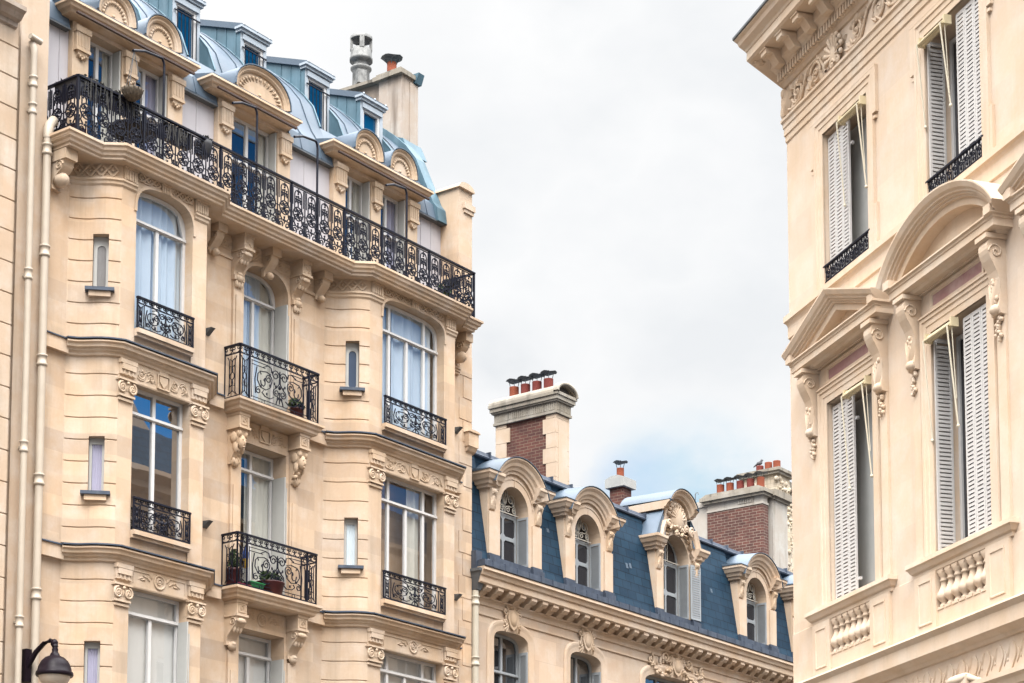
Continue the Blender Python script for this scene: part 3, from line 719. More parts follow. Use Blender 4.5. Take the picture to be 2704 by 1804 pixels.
# folded shutters on the right-hand reveals
def folded(u, w0, w1, z0, z1, name='shutter', mat='greyp', par=LB, lou=False, deg=-90):
    mb = MB().push(u, w1, 0, deg); d = w1-w0
    if lou: louvre(mb, .01, d, z0, z1, 0, 1, .05, .035, .03)
    else:
        mb.box(0.0, d, -.03, 0, z0, z1)
        h = (z1-z0)/3
        for k in range(3): mb.sweepz([(0, -.002), (0, .012), (-.03, .012), (-.03, -.002)], [(.035, z0+h*k+.05), (.035, z0+h*(k+1)-.03), (d-.035, z0+h*(k+1)-.03), (d-.035, z0+h*k+.05), (.035, z0+h*k+.05)], cap=False)
    mb.tube([(0.0, .02, z0+.2), (0.0, .02, z1-.2)], .01, 5)
    return mb.build(name, mat, par)
folded(CO[1]-.012, -.27, .03, 13.2, 15.33); folded(CO[1]-.012, -.27, .03, 9.86, 12.1); folded(CO[1]-.012, -.27, .03, 6.6, 8.75)
folded(BAYS[0]['o'][1]-.012, .44, .66, 6.5, 8.84)

# centre bay: pilasters, brackets, balcony slabs
for (a_, c_) in ((3.76, 3.97), (5.28, 5.49)):
    for z0, z1 in ((13.1, 15.45), (9.7, 12.0), (5.5, 8.7)):
        mb = MB(); mb.box(a_, c_, -.02, .05, z0, z1); mb.box(a_+.05, c_-.05, 0, .07, z0+.2, z1-.35)
        if z0 > 12: mb.box(a_-.02, c_+.02, 0, .10, 15.36, 15.45)
        mb.build('pilaster', 'stoneL', LB)
mb = MB(); mb.sweepz([(0, -.01), (0, .03), (.07, .03), (.09, .0)], [(CO[0], 13.1), (CO[0], 15.35)]+sup(CC, .58, 15.35, .48, 2.6)+[(CO[1], 15.35), (CO[1], 13.1)]); mb.build('window_surround', 'stoneL', LB)
for z0, z1 in ((9.8, 12.5), (6.5, 9.15)): MB().sweepz([(0, -.01), (0, .025), (.07, .025), (.09, .0)], [(CO[0], z0), (CO[0], z1), (CO[1], z1), (CO[1], z0)]).build('window_surround', 'stoneL', LB)
for (a_, c_) in ((3.75, 3.98), (5.27, 5.50)):
    mb = MB(); mb.box(a_, c_, -.02, .31, 15.88, 16.17); mb.box(a_-.02, c_+.02, -.02, .335, 15.86, 15.90); mb.box(a_-.012, c_+.012, -.02, .325, 16.10, 16.17)
    for k in range(7): mb.ball((a_+c_)/2+rnd.uniform(-.07, .07), .31, 15.93+k*.025, .026, .02, .02, 6, 4)
    console(mb, a_, c_, .0, 15.44, 15.86, .30); mb.ball((a_+c_)/2, .08, 15.40, .10, .07, .08)
    for k in range(3): mb.ball((a_+c_)/2+(k-1)*.06, .07, 15.30, .035, .04, .08)
    mb.build('console', 'stoneO', LB)
for (a_, c_) in ((3.14, 3.36), (4.51, 4.74), (5.90, 6.14)):
    mb = MB(); mb.box(a_, c_, -.02, .28, 16.02, 16.17); console(mb, a_+.02, c_-.02, 0, 15.66, 16.02, .23, False); mb.ball((a_+c_)/2, .1, 15.68, .08, .08, .07); mb.build('console', 'stoneO', LB)
mb = MB()
for (a_, c_) in ((3.40, 3.74), (4.0, 4.48), (4.78, 5.25), (5.52, 5.88)):
    mb = MB(); mb.box(a_-.02, c_+.02, -.01, .008, 15.88, 16.1); rinceau(mb, a_, c_, 15.98, .2, .010, 1, .014); mb.build('carved_panel', 'stoneO', LB)
for (a_, c_) in ((3.14, 3.75), (5.5, 6.2)): MB().sweepz([(0, -.01), (0, .03), (.05, .04), (.05, -.01)], [(a_, 15.72), (c_, 15.72)]).build('string_course', 'stoneL', LB)
SLABP = [(.0, 0.0), (.035, -.012), (.035, -.055), (.0, -.075), (-.015, -.12), (-.05, -.15), (-.06, -.19), (-.10, -.22)]
for zt in (13.12, 9.77):
    pa = [(3.56, 0), (3.56, .44), (5.70, .44), (5.70, 0)]
    mb = MB(); mb.sweep([(o, zt+z) for o, z in SLABP], pa, cap=False); mb.prism_uw([(3.57, -.01), (3.57, .43), (5.69, .43), (5.69, -.01)], zt-.03, zt)
    mb.prism_uw([(3.66, -.01), (3.66, .34), (5.60, .34), (5.60, -.01)], zt-.22, zt-.10)
    bal = mb.build('balcony', 'stoneL', LB)
    mb = MB(); z = zt+.02; h = .95 if zt > 12 else .93
    def rail_run(mb, x0, x1, panel, centre):
        mb.push(0, 0, z); rail_frame(mb, x0, x1, 0, h); mb.box(x0, x1, -.009, .009, h*.82, h*.84)
        cres(mb, x0, x1, 0, h*.83, h*.96, max(2, int((x1-x0)/.14)), .008)
        if centre:
            e = .24; spear_panel(mb, x0, x0+e, 0, 0, h*.82, .009); spear_panel(mb, x1-e, x1, 0, 0, h*.82, .009)
            for x in (x0+e, x1-e): mb.box(x-.016, x+.016, -.014, .014, 0, h)
            lyre(mb, (x0+x1)/2, 0, h*.08, h*.70, (x1-x0)/2-e-.09, .0105)
            for x in (x0+e+.06, x1-e-.06): curves(mb, [[(x, .06), (x, h*.78)]], 0, .008)
            curves(mb, [[(x0+e+.05, .08), (x1-e-.05, .08)], [(x0+e+.05, h*.77), ((x0+x1)/2-.3, h*.77)], [((x0+x1)/2+.3, h*.77), (x1-e-.05, h*.77)], [(x0+e+.05, h*.70), (x0+e+.4, h*.70)], [(x1-e-.4, h*.70), (x1-e-.05, h*.70)]], 0, .008)
            for x in ((x0+x1)/2-.42, (x0+x1)/2+.42): curves(mb, [arc(x, .045, .035, 0, 360, 8)], 0, .006)
        else: spear_panel(mb, x0+.03, x1-.03, 0, 0, h*.82, .009)
        mb.pop()
    mb.push(3.62, .37, 0, 0); rail_run(mb, 0, 2.03, 0, True); mb.pop()
    for u in (3.62, 5.65): mb.push(u, .37, 0, -90); rail_run(mb, 0, .37, 0, False); mb.pop()
    mb.build('railing', 'iron', bal)
    for (a_, c_) in ((3.70, 3.95), (5.26, 5.51)):
        zb = zt-.22
        mb = MB(); mb.box(a_, c_, -.02, .30, zb-.25, zb); mb.box(a_-.02, c_+.02, -.02, .325, zb-.29, zb-.25); mb.box(a_-.012, c_+.012, -.02, .315, zb-.05, zb-.002)
        mb.sweepz([(0, .298), (0, .312), (-.015, .312), (-.015, .298)], [(a_+.04, zb-.22), (a_+.04, zb-.07), (c_-.04, zb-.07), (c_-.04, zb-.22), (a_+.04, zb-.22)], cap=False)
        scroll_rel(mb, (a_+c_)/2, zb-.145, .05, .302, 0, 1.4, .012)
        (mask_bracket if zt > 12 else console)(mb, a_, c_, 0, zb-.90 if zt > 12 else zb-.78, zb-.283, .30); mb.ball((a_+c_)/2, .07, zb-(.86 if zt > 12 else .78), .10, .07, .08)
        mb.build('bracket', 'stoneO', bal)
    mb = MB(); c0, c1, za, zb = 4.0, 5.24, zt-.56, zt-.25
    mb.box(c0, c1, -.01, .02, za, zb); (shield_frieze if zt > 12 else medal_frieze)(mb, c0+.06, c1-.06, za+.03, zb-.02, .02); mb.build('carved_frieze', 'stoneO', bal)
for b in BAYS:
    for zs, zh in ((13.52, .53), (10.16, .53)):
        mb = MB(); window_rail(mb, b['o'][0]+.015, b['o'][1]-.015, .655, zs, zh); mb.build('window_guard', 'iron', LB)
for u, z in ((3.17, 14.25), (3.19, 10.82), (10.19, 14.25), (10.19, 10.82)):
    MB().prism_wz([(0, z+.04), (.16, z+.03), (.02, z-.07), (0, z-.08)], u-.05, u+.05).build('wall_light', 'gutter', LB)

# long top balcony
OUT = [(-.55, -.44), (-.55, .62), (.16, .62), (.40, .90), (2.74, .90), (3.02, .62), (6.34, .62), (6.60, .90), (9.55, .90), (9.80, .62), (10.24, .62), (10.24, .0)]
mb = MB(); TP = [(.0, 16.40), (.03, 16.385), (.03, 16.345), (.0, 16.325), (-.012, 16.28), (-.05, 16.255), (-.06, 16.215), (-.11, 16.19), (-.11, 16.15)]
mb.sweep(TP, OUT, cap=False); mb.prism_uw([(u, w-.012) if w > 0 else (u, w) for u, w in OUT[:-1]]+[(10.23, -.44)], 16.30, 16.395)
mb.prism_uw([(-.46, -.44), (-.46, .52), (.2, .52), (.44, .80), (2.70, .80), (2.98, .52), (6.38, .52), (6.64, .80), (9.5, .80), (9.76, .52), (10.15, .52), (10.15, -.44)], 16.16, 16.30)
for (bb) in BAYS:
    mb.sweep([(.0, 16.19), (.05, 16.19), (.06, 16.23), (.10, 16.245), (.12, 16.29), (.2, 16.30), (.2, 16.38)], baypath(bb), cap=False)
tb = mb.build('balcony', 'stoneL', LB)
mb = MB(); zr = 16.40; hr = .97; x0, x1 = -.34, 10.08; n = 29; wd = (x1-x0)/n
mb.push(0, .55, zr); mb.box(x0-.012, x1+.012, -.03, .03, hr-.03, hr); mb.box(x0, x1, -.014, .014, -.005, .03); mb.box(x0, x1, -.009, .009, hr-.075, hr-.06)
for i in range(n): balcony_unit(mb, x0+i*wd, wd, 0, hr-.06)
for i in (0, 4, 9, 14, 18, 21, 25, 29): mb.box(x0+i*wd-.016, x0+i*wd+.016, -.016, .016, -.02, hr)
mb.pop()
for u in (x0, x1):
    mb.push(u, .55, zr, -90); d = 1.0 if u < 0 else .55
    mb.box(0, d, -.03, .03, hr-.03, hr); mb.box(0, d, -.014, .014, -.005, .03); k = int(d/wd+.3)
    for i in range(k): balcony_unit(mb, i*d/k, d/k, 0, hr-.06)
    mb.pop()
mb.build('railing', 'iron', tb)
for u in (.55, 1.56): 
    pass
# corbels under the slab ends
for (a_, c_) in ((-.45, -.2), (10.0, 10.22)):
    mb = MB(); mb.box(a_, c_, -.02, .42, 15.98, 16.155); console(mb, a_+.02, c_-.02, 0, 15.56, 15.98, .36, False); mb.ball((a_+c_)/2, .18, 15.70, .12, .16, .12); mb.build('console', 'stoneO', LB)
mb = MB()
for k in range(3): mb.box(10.0, 10.26, 0, .05+.02*k, 15.40+.05*k, 15.44+.05*k)
mb.sweep([(0, 15.80), (.05, 15.79), (.05, 15.75), (.02, 15.72), (0, 15.66)], [(-.5, 0), (-.02, 0)]); mb.build('string_course', 'stoneL', LB)

# attic storey: sheet-clad wall, stone dormer groups
WZ = -.47
GR = [dict(p=[(.31, .66), (1.41, 1.73), (2.49, 2.84)], c=(.0, 2.95), arcs=[(1.04, .41, .46), (2.11, .41, .46)]),
      dict(p=[(3.72, 4.07), (5.28, 5.62)], c=(3.28, 5.60), arcs=[(4.60, .70, .52)]),
      dict(p=[(6.84, 7.19), (7.95, 8.24), (9.04, 9.38)], c=(6.52, 9.52), arcs=[(7.57, .41, .46), (8.62, .41, .46)])]
wh = []
for g in GR:
    for i in range(len(g['p'])-1): wh.append(rect(g['p'][i][1], g['p'][i+1][0], 16.45, 18.80))
mb = MB(); mb.prism(rect(-.52, 10.28, 16.3, 18.9), WZ-.25, WZ, wh)
for x in (.12, 3.28, 6.12, 6.48, 9.62, 9.95): mb.box(x-.006, x+.006, WZ, WZ+.012, 16.4, 18.7)
mb.build('cladding', 'lilac', LB)
ev = [(WZ-.02, 18.68), (WZ+.10, 18.66), (WZ+.11, 18.70), (WZ+.03, 19.02), (WZ-.05, 19.06), (WZ-.1, 19.06)]
segs = [(-.52, .25), (2.86, 3.70), (5.64, 6.82), (9.40, 10.26)]
for (a_, c_) in segs:
    mb = MB().prism_wz(ev, a_, c_); x = a_+.3
    while x < c_: mb.bar((x, WZ+.118, 18.70), (x, WZ+.03, 19.03), .012); x += .55
    ef = mb.build('eaves_flashing', 'zincp', LB)
    MB().box(a_, c_, WZ, WZ+.125, 18.645, 18.672).build('drip_edge', 'gutter', ef)
def arc_hood(mb, c, a, r, w):
    """round-headed stone hood with a shell"""
    pth = sup(c, a-.09, 19.10, r-.09, 2.2, 16)
    mb.sweepz([(0, w-.25), (0, w+.02), (.03, w+.05), (.06, w+.05), (.09, w+.09), (.10, w+.09), (.10, w-.25)], pth)
    mb.prism([(c-a+.09, 19.02)]+pth+[(c+a-.09, 19.02)], w-.25, w-.01)
    k = int(9+a*8)
    for i in range(k+1):
        t = R_(12+156*i/k); rr = (a-.16); zz = (r-.17)
        mb.ball(c+rr*math.cos(t), w+.0, 19.10+zz*math.sin(t), .035, .03, .035, 6, 4)
        mb.tube([(c+rr*.80*math.cos(t), w-.008, 19.10+zz*.8*math.sin(t)), (c+rr*.97*math.cos(t), w+.004, 19.10+zz*.97*math.sin(t))], [.004, .022], 5)
    mb.ball(c-.02, w, 19.15, .035, .03, .03)
def dormer_group(g):
    mb = MB(); wf = WZ+.11
    for (a_, c_) in g['p']:
        mb.box(a_, c_, WZ-.03, wf, 16.4, 18.84)
        mb.box(a_+.03, c_-.03, wf-.02, wf+.07, 18.38, 18.74); mb.box(a_+.01, c_-.01, wf-.02, wf+.09, 18.66, 18.76); mb.box(a_+.02, c_-.02, wf-.02, wf+.085, 18.34, 18.39)
        for k in range(4): mb.box(a_+.06+k*(c_-a_-.12)/3.3, a_+.085+k*(c_-a_-.12)/3.3, wf, wf+.078, 18.42, 18.65)
        mb.prism_wz([(wf-.02, 18.35), (wf+.06, 18.35), (wf+.05, 18.28), (wf-.02, 18.20)], a_+.07, c_-.07)
        for k in range(5): mb.ball((a_+c_)/2+(k-2)*.04, wf+.035, 18.29-.03*(2-abs(k-2)), .025, .03, .03, 6, 4)
        mb.box(a_-.01, c_+.01, wf-.02, wf+.02, 16.4, 17.0)
    a0, c1 = g['p'][0][0], g['p'][-1][1]
    mb.box(a0, c1, WZ-.25, wf-.005, 18.78, 18.86)
    dm = mb.build('dormer_surround', 'stoneO', LB)
    mb = MB(); u0, u1 = g['c']
    mb.sweep([(-.2, 19.03), (.30, 19.03), (.305, 18.99), (.27, 18.97), (.25, 18.93), (.20, 18.91), (.17, 18.87), (.08, 18.855), (-.2, 18.85)], [(u0+.28, wf-.3), (u0+.28, wf), (u1-.28, wf), (u1-.28, wf-.3)], cap=False)
    mb.box(u0+.1, u1-.1, WZ-.15, wf+.1, 18.86, 19.02)
    mb.box(a0+.15, c1-.15, WZ-.15, wf+.20, 19.02, 19.12)
    for (c, a, r) in g['arcs']: arc_hood(mb, c, a, r, wf+.19)
    mb.build('pediment', 'stoneO', dm)
    mb = MB(); mb.box(u0+.14, u1-.12, wf+.26, wf+.31, 18.82, 18.852); mb.build('blind_box', 'brown', dm)
    mb = MB()   # zinc covers running back from the hoods
    for (c, a, r) in g['arcs']:
        o_ = [(x, z) for x, z in sup(c, a+.02, 19.10, r+.02, 2.2, 16)]
        mb.strip([(x, wf+.29, z) for x, z in o_], [(x, wf-.6, z+.05) for x, z in o_])
        mb.sweepz([(0, wf+.26), (0, wf+.295), (.02, wf+.295), (.02, wf+.26)], o_)
    mb.prism_wz([(wf+.30, 19.032), (wf+.30, 19.045), (wf-.3, 19.2), (wf-.3, 19.032)], u0+.01, u1-.01)
    mb.build('hood_flashing', 'zincp', dm)
    for i in range(len(g['p'])-1):
        a_, c_ = g['p'][i][1], g['p'][i+1][0]; q = (a_+c_)/2
        cu = [(.0, .2, 'curtv'), (.75, 1, 'curtc')] if i == 0 else [(.6, 1, 'curtv')]
        casement(LB, a_, c_, 16.5, 18.78, WZ-.10, [[q], [q]], [17.95], .06, None, 'glass', cu, mat='white')
        folded(c_-.008, WZ-.09, WZ+.08, 16.5, 18.76, 'shutter', 'greyp', LB)
for g in GR: dormer_group(g)

# curved zinc mansard cut back in front of the upper dormers
PR = [(-.46, 19.02), (-.52, 19.10), (-.68, 19.35), (-.80, 19.60), (-.99, 20.07), (-1.25, 20.39), (-1.54, 20.67), (-1.84, 20.92), (-2.22, 21.17), (-2.9, 21.5), (-4.6, 22.0)]
UD = [(1.62, 2.32), (3.36, 4.05), (5.12, 5.82), (6.92, 7.64), (8.58, 9.27)]
edges = [-.52]+[x for d in UD for x in d]+[9.98]
mb = MB(); low = [p for p in PR if p[1] <= 19.62]
for i in range(len(edges)-1):
    a_, c_ = edges[i], edges[i+1]
    pr = PR if i % 2 == 0 else low+[(-1.22, 19.66)]
    A = [(a_, w, z) for w, z in pr]; mb.strip(A, [(c_, w, z) for _, w, z in A])
    if i % 2 == 0:
        k = a_+.22
        while k < c_-.1: mb.tube([(k, w+.008, z+.008) for w, z in PR], .016, 5); k += .52
mb.build('mansard_roof', 'zincp', LB)
mb = MB()   # cheeks of the cut-backs and the turned-up verge
for (a_, c_) in UD:
    seg = [p for p in PR if 19.55 < p[1] < 20.45]
    for u in (a_, c_):
        mb.prism_wz([(w+.004, z+.004) for w, z in seg]+[(-1.30, 20.35), (-1.30, 19.6)], u-.008, u+.008)
        mb.tube([(u, w+.012, z+.012) for w, z in PR[3:9]], .018, 5)
vp = [(-.30, 18.66), (-.34, 18.95), (-.44, 19.08), (-.56, 19.36), (-.70, 19.68), (-.90, 20.14), (-1.18, 20.50), (-1.5, 20.80), (-1.82, 21.06), (-2.2, 21.32), (-4.6, 22.2)]
mb.prism_wz(vp+[(-4.6, 21.6), (-2.3, 20.9), (-1.0, 19.5), (-.6, 18.66)], 9.98, 10.28)
mb.build('roof_cheek', 'zinc', LB)
def upper_dormer(a_, c_):
    w = -1.2; zb, zt = 19.86, 20.80
    mb = MB(); f = .085
    mb.prism(rect(a_, c_, 19.6, 20.98), w-.10, w, [rect(a_+f, c_-f, zb, zt)])
    mb.box(a_-.04, c_+.04, w-.1, w+.05, 20.93, 20.985); mb.box(a_-.07, c_+.07, w-.1, w+.09, 20.985, 21.03)
    mb.box(a_+.04, c_-.04, w, w+.03, 20.80, 20.90)
    for x in (a_, (a_+c_)/2, c_): mb.ball(x, w+.08, 21.05, .025, .025, .03, 6, 4)
    fo = mb.build('roof_dormer', 'zincf', LB)
    mb = MB(); mb.prism_wz([(w-.01, 19.7), (w-.01, 21.0), (-2.3, 21.42), (-2.3, 21.2), (-1.9, 20.9), (-1.3, 20.3)], a_-.008, a_+.02); mb.prism_wz([(w-.01, 19.7), (w-.01, 21.0), (-2.3, 21.42), (-2.3, 21.2), (-1.9, 20.9), (-1.3, 20.3)], c_-.02, c_+.008)
    for k in range(3): mb.bar((a_-.012, w-.12-.26*k, 20.2+.27*k), (a_-.012, w-.12-.26*k, 21.04+.1*k), .012)
    mb.build('cheek', 'zinc', fo)
    mb = MB(); mb.prism_wz([(w+.09, 21.03), (w+.09, 21.05), (-2.6, 21.62), (-2.6, 21.5), (w-.1, 21.0)], a_-.06, c_+.06); mb.build('dormer_roof', 'zincp', fo)
    mb = MB(); mb.plate(rect(a_+f, c_-f, zb, zt), w-.07); pn = mb.build('pane', 'glassb', fo)
    mb = MB(); k = a_+f
    mb.box(a_+f, a_+f+.04, w-.07, w-.02, zb, zt); mb.box(c_-f-.06, c_-f, w-.07, w-.015, zb, zt); mb.box(a_+f, c_-f, w-.07, w-.02, zt-.05, zt)
    mb.build('sash', 'white', fo)
    mb = MB(); z1 = 20.62 if a_ < 8 else 20.12
    mb.box(a_+.02, c_-.02, w+.015, w+.035, z1, z1+.025)
    for i in range(6): x = a_+f+.02+i*(c_-a_-2*f-.04)/5; mb.bar((x, w+.02, 19.8), (x, w+.02, z1), .009)
    mb.build('window_guard', 'iron', fo)
for d in UD[1:]: upper_dormer(*d)
# flat top behind, closing the roof
mb = MB(); mb.prism_wz([(-4.6, 22.0), (-4.6, 18.6), (-9.3, 18.6), (-9.3, 22.0)], -.9, 10.25); mb.build('roof_top', 'zincp', LB)
# chimney on the party wall
mb = MB(); mb.box(10.15, 10.64, -2.06, -1.43, 19.5, 22.18); mb.box(10.40, 10.66, -1.6, -1.405, 19.5, 22.10)
ch = mb.build('chimney', 'render', LB)
mb = MB(); mb.prism_wz([(-2.05, 19.5), (-2.05, 22.22), (-3.8, 22.30), (-3.8, 19.5)], 10.26, 10.58); mb.build('chimney_wing', 'wing', ch)
mb = MB(); mb.box(10.05, 10.52, -2.16, -1.36, 22.18, 22.27); mb.box(10.10, 10.47, -2.1, -1.42, 22.27, 22.33)
mb.prism_wz([(-2.1, 22.225), (-2.1, 22.29), (-3.85, 22.38), (-3.85, 22.305)], 10.12, 10.65); mb.build('chimney_coping', 'stoneCap', ch)
mb = MB(); mb.prism_wz([(-2.0, 22.12), (-1.36, 22.12), (-1.28, 22.33), (-2.0, 22.33)], 10.53, 10.72); mb.build('chimney_flashing', 'zinc', ch)
mb = MB(); mb.prism_wz([(-2.3, 20.5), (-2.3, 21.1), (-2.05, 21.0), (-1.36, 20.75), (-1.2, 20.4)], 10.1, 10.72); mb.build('base_flashing', 'zinc', ch)
mb = MB(); mb.lathe(10.32, -1.85, [(.105, 22.30), (.10, 22.62), (.085, 22.62)], 14); cp = mb.build('chimney_pot', 'terra', ch)
mb = MB(); cap_disc(mb, 10.32, -1.85, 22.72, .23, True, .09, .16); mb.build('rain_cap', 'cap', ch)
mb = MB(); x, w = 10.40, -2.78
mb.lathe(x, w, [(.19, 22.3), (.185, 22.72), (.20, 22.74), (.23, 22.78), (.23, 22.81), (.17, 22.84), (.165, 22.95), (.25, 22.96), (.25, 23.02), (.235, 23.06), (.23, 23.18), (.21, 23.23)], 18)
for k in range(4):
    an = PI/4+k*PI/2; mb.push(x+.2*math.cos(an), w+.2*math.sin(an), 0, math.degrees(an)); mb.box(-.02, .035, -.05, .05, 23.2, 23.48); mb.pop()
mb.lathe(x, w, [(.24, 23.44), (.245, 23.50), (.19, 23.53), (.02, 23.55)], 16)
mb.push(x-.16, w+.15, 0, 30); mb.box(-.1, .1, -.1, .06, 22.36, 22.66); mb.pop()
mb.build('chimney_cowl', 'cowl', ch)
# ================================================================== SLATE-ROOFED MANSION
MM = thing('townhouse', 'pale stone townhouse with dark blue slate mansard, round-topped stone dormers and modillion cornice', 'building', FL, (10.73, 0, 0))
MO = MM; 
class FM_:  # parts of the townhouse are modelled from its own corner
    pass
OFFM = (-10.73, 0, 0)
def MBM(): m = MB(); m.push(*OFFM); return m
WM = -.12
MC = [12.22, 14.96, 18.66, 22.42, 25.14, 27.9]; MH = [.60, .60, 1.32, .60, .60, .6]
hs = [archpoly(c-h, c+h, 7.6, 10.16, .28, 3.2) for c, h in zip(MC, MH)]+[rect(c-.6, c+.6, 3.2, 6.4) for c in MC]
mb = MBM(); mb.prism(rect(10.73, 30.2, 0, 11.25), WM-.28, WM, hs); mb.build('wall', 'stoneMb', MM)
mb = MBM(); mb.box(30.0, 30.2, -9, WM-.3, 0, 14.2); mb.box(10.74, 30.2, -9.2, -9.0, 0, 14.2); mb.build('rear_wall', 'stoneN', MM)
mb = MBM(); P_ = [(10.74, WM), (30.2, WM)]
mb.sweep([(0, 11.52), (.43, 11.52), (.44, 11.46), (.40, 11.44), (.375, 11.36), (.34, 11.34), (.34, 11.22), (.32, 11.20), (.06, 11.20), (.05, 11.10), (.0, 11.08)], P_)
mb.sweep([(0, 11.02), (.09, 11.02), (.09, 10.99), (.05, 10.97), (.03, 10.93), (.03, 10.86), (0, 10.84)], P_)
mb.build('cornice', 'stoneM', MM)
mb = MBM(); mb.sweep([(0, 10.70), (.03, 10.69), (.03, 10.65), (.0, 10.63)], P_); mb.build('string_course', 'stoneM', MM)
u = 10.98
while u < 29.6:
    mb = MBM(); mb.prism_wz([(WM-.01, 11.198), (WM+.31, 11.198), (WM+.31, 11.14), (WM+.27, 11.10), (WM+.24, 11.075), (WM+.18, 11.09), (WM+.11, 11.03), (WM+.07, 10.99), (WM-.01, 10.98)], u, u+.19)
    mb.build('modillion', 'stoneM', MM); u += .392
mb = MBM(); mb.sweep([(-.1, 11.60), (.30, 11.66), (.45, 11.66), (.455, 11.54), (.44, 11.53), (0, 11.522)], P_)
u = 11.0
while u < 30: mb.box(u, u+.018, WM+.3, WM+.462, 11.545, 11.672); u += .42
mb.build('gutter', 'lead', MM)
mb = MBM(); SL = [(WM+.10, 11.655), (WM+.02, 11.95), (-.33, 13.44), (-.50, 14.16)]
DC = [12.31, 15.04, 18.70, 22.47, 25.18]; eg = [10.74]+[x for c in DC for x in (c-.88, c+.88)]+[30.2]
for i in range(0, len(eg), 2):
    A = [(eg[i], w, z) for w, z in SL]; mb.strip(A, [(eg[i+1], w, z) for w, z in SL], False)
for c in DC:
    A = [(c-.88, -.62, 13.3), (c-.88, -.505, 14.15)]; mb.strip(A, [(c+.88, w, z) for _, w, z in A], False)
mb.build('mansard_roof', 'slate', MM)
mb = MBM(); tp = [(-.505, 14.10), (-.44, 14.12), (-.43, 14.15), (-.47, 14.18), (-.50, 14.26), (-.60, 14.30), (-1.0, 14.42), (-5, 15.0), (-9, 14.3)]
mb.strip([(10.74, w, z) for w, z in tp], [(30.2, w, z) for w, z in tp], False)
for k in range(26): mb.box(11.2+.75*k, 11.23+.75*k, -.60, -.45, 14.16, 14.30)
mb.build('roof_flashing', 'lead', MM)
for (u, z) in ((13.7, 12.92), (16.9, 12.75), (20.5, 12.85), (16.75, 12.72)):
    w = WM+.02-(z-11.95)*.168; MBM().prism_wz([(w+.015, z), (w+.02, z-.002), (w-.01, z+.13), (w-.02, z+.13)], u, u+.09).build('slate_patch', 'zincp', MM)

def m_shutter(par, u, w0, w1, z0, z1, deg=-90, name='shutter'):
    mb = MBM().push(u, w1, 0, deg); louvre(mb, 0.01, w1-w0 if deg == -90 else .40, z0, z1, 0, 1, .055, .04, .025); return mb.build(name, 'shutM', par)
def m_window(c, h):
    z1 = 10.43; w = WM-.24
    # frame with rounded upper corners
    win = casement(MM, c-h, c+h, 7.7, z1, w, [[c], [c]] if h < 1 else [[c-.45, c+.45], [c-.45, c+.45]], [9.62], .06, (.28, 3.2), 'glassd', mat='shutM', push=OFFM)
    m_shutter(MM, c+h-.012, WM-.22, WM+.02, 7.8, 10.12)
    mb = MBM(); pth = [(c-h-.1, 7.6), (c-h-.1, 10.16)]+sup(c, h+.1, 10.16, .38, 3.0, 18)+[(c+h+.1, 10.16), (c+h+.1, 7.6)]
    mb.sweepz([(-.1, WM-.02), (-.1, WM+.02), (.0, WM+.03), (.06, WM+.045), (.10, WM+.045), (.13, WM+.02), (.13, WM-.02)], pth); mb.build('window_surround', 'stoneM', win)
    mb = MBM(); zc = 10.76; s = 1 if h < 1 else 1.2; W0 = WM+.05   # cartouche
    mb.prism([(c-.17*s, zc+.12), (c, zc+.16), (c+.17*s, zc+.12), (c+.19*s, zc-.05), (c+.10*s, zc-.22), (c, zc-.28), (c-.10*s, zc-.22), (c-.19*s, zc-.05)], WM, W0+.03)
    mb.ball(c, W0+.02, zc-.04, .13*s, .05, .17)
    for sg in (-1, 1):
        scroll_rel(mb, c+sg*.24*s, zc+.10, .095, W0, R_(90 if sg > 0 else 90), 1.5*sg, .026); scroll_rel(mb, c+sg*.25*s, zc-.14, .07, W0, R_(-90), -1.4*sg, .022)
        mb.tube(flat([(c+sg*.20*s, zc+.05), (c+sg*.24*s, zc-.03), (c+sg*.2*s, zc-.12)], W0), .02, 6)
        for k in range(4): mb.leaf(c+sg*.14*s, zc-.18, WM+.03, R_(-90+sg*(20+25*k)), .17, .04, .03)
    scroll_rel(mb, c+.03, zc+.20, .07, W0+.02, R_(-60), 1.6, .022)
    for k in range(5): mb.leaf(c, zc+.15, WM+.05, R_(40+25*k), .17, .035, .035)
    if h > 1:
        for sg in (-1, 1):
            for k in range(26):
                t = k/25; x = c+sg*(.2+t*.95); zz = 10.62-.22*math.sin(t*PI)+.06*(1-t)+.04*t
                mb.ball(x+rnd.uniform(-.03, .03), WM+.05, zz+rnd.uniform(-.06, .06), rnd.uniform(.03, .055), .05, rnd.uniform(.03, .05), 6, 4)
            scroll_rel(mb, c+sg*1.12, 10.72, .13, W0, R_(90), 1.5*sg, .03); scroll_rel(mb, c+sg*.5, 10.84, .14, W0+.01, R_(200), 1.4*sg, .03)
            for k in range(6): mb.leaf(c+sg*(.35+.12*k), 10.76-.03*k, WM+.04, R_(60+rnd.uniform(-50, 80)), .2, .045, .03)
    mb.build('cartouche', 'stoneO', win)
for c, h in zip(MC[:5], MH): m_window(c, h)

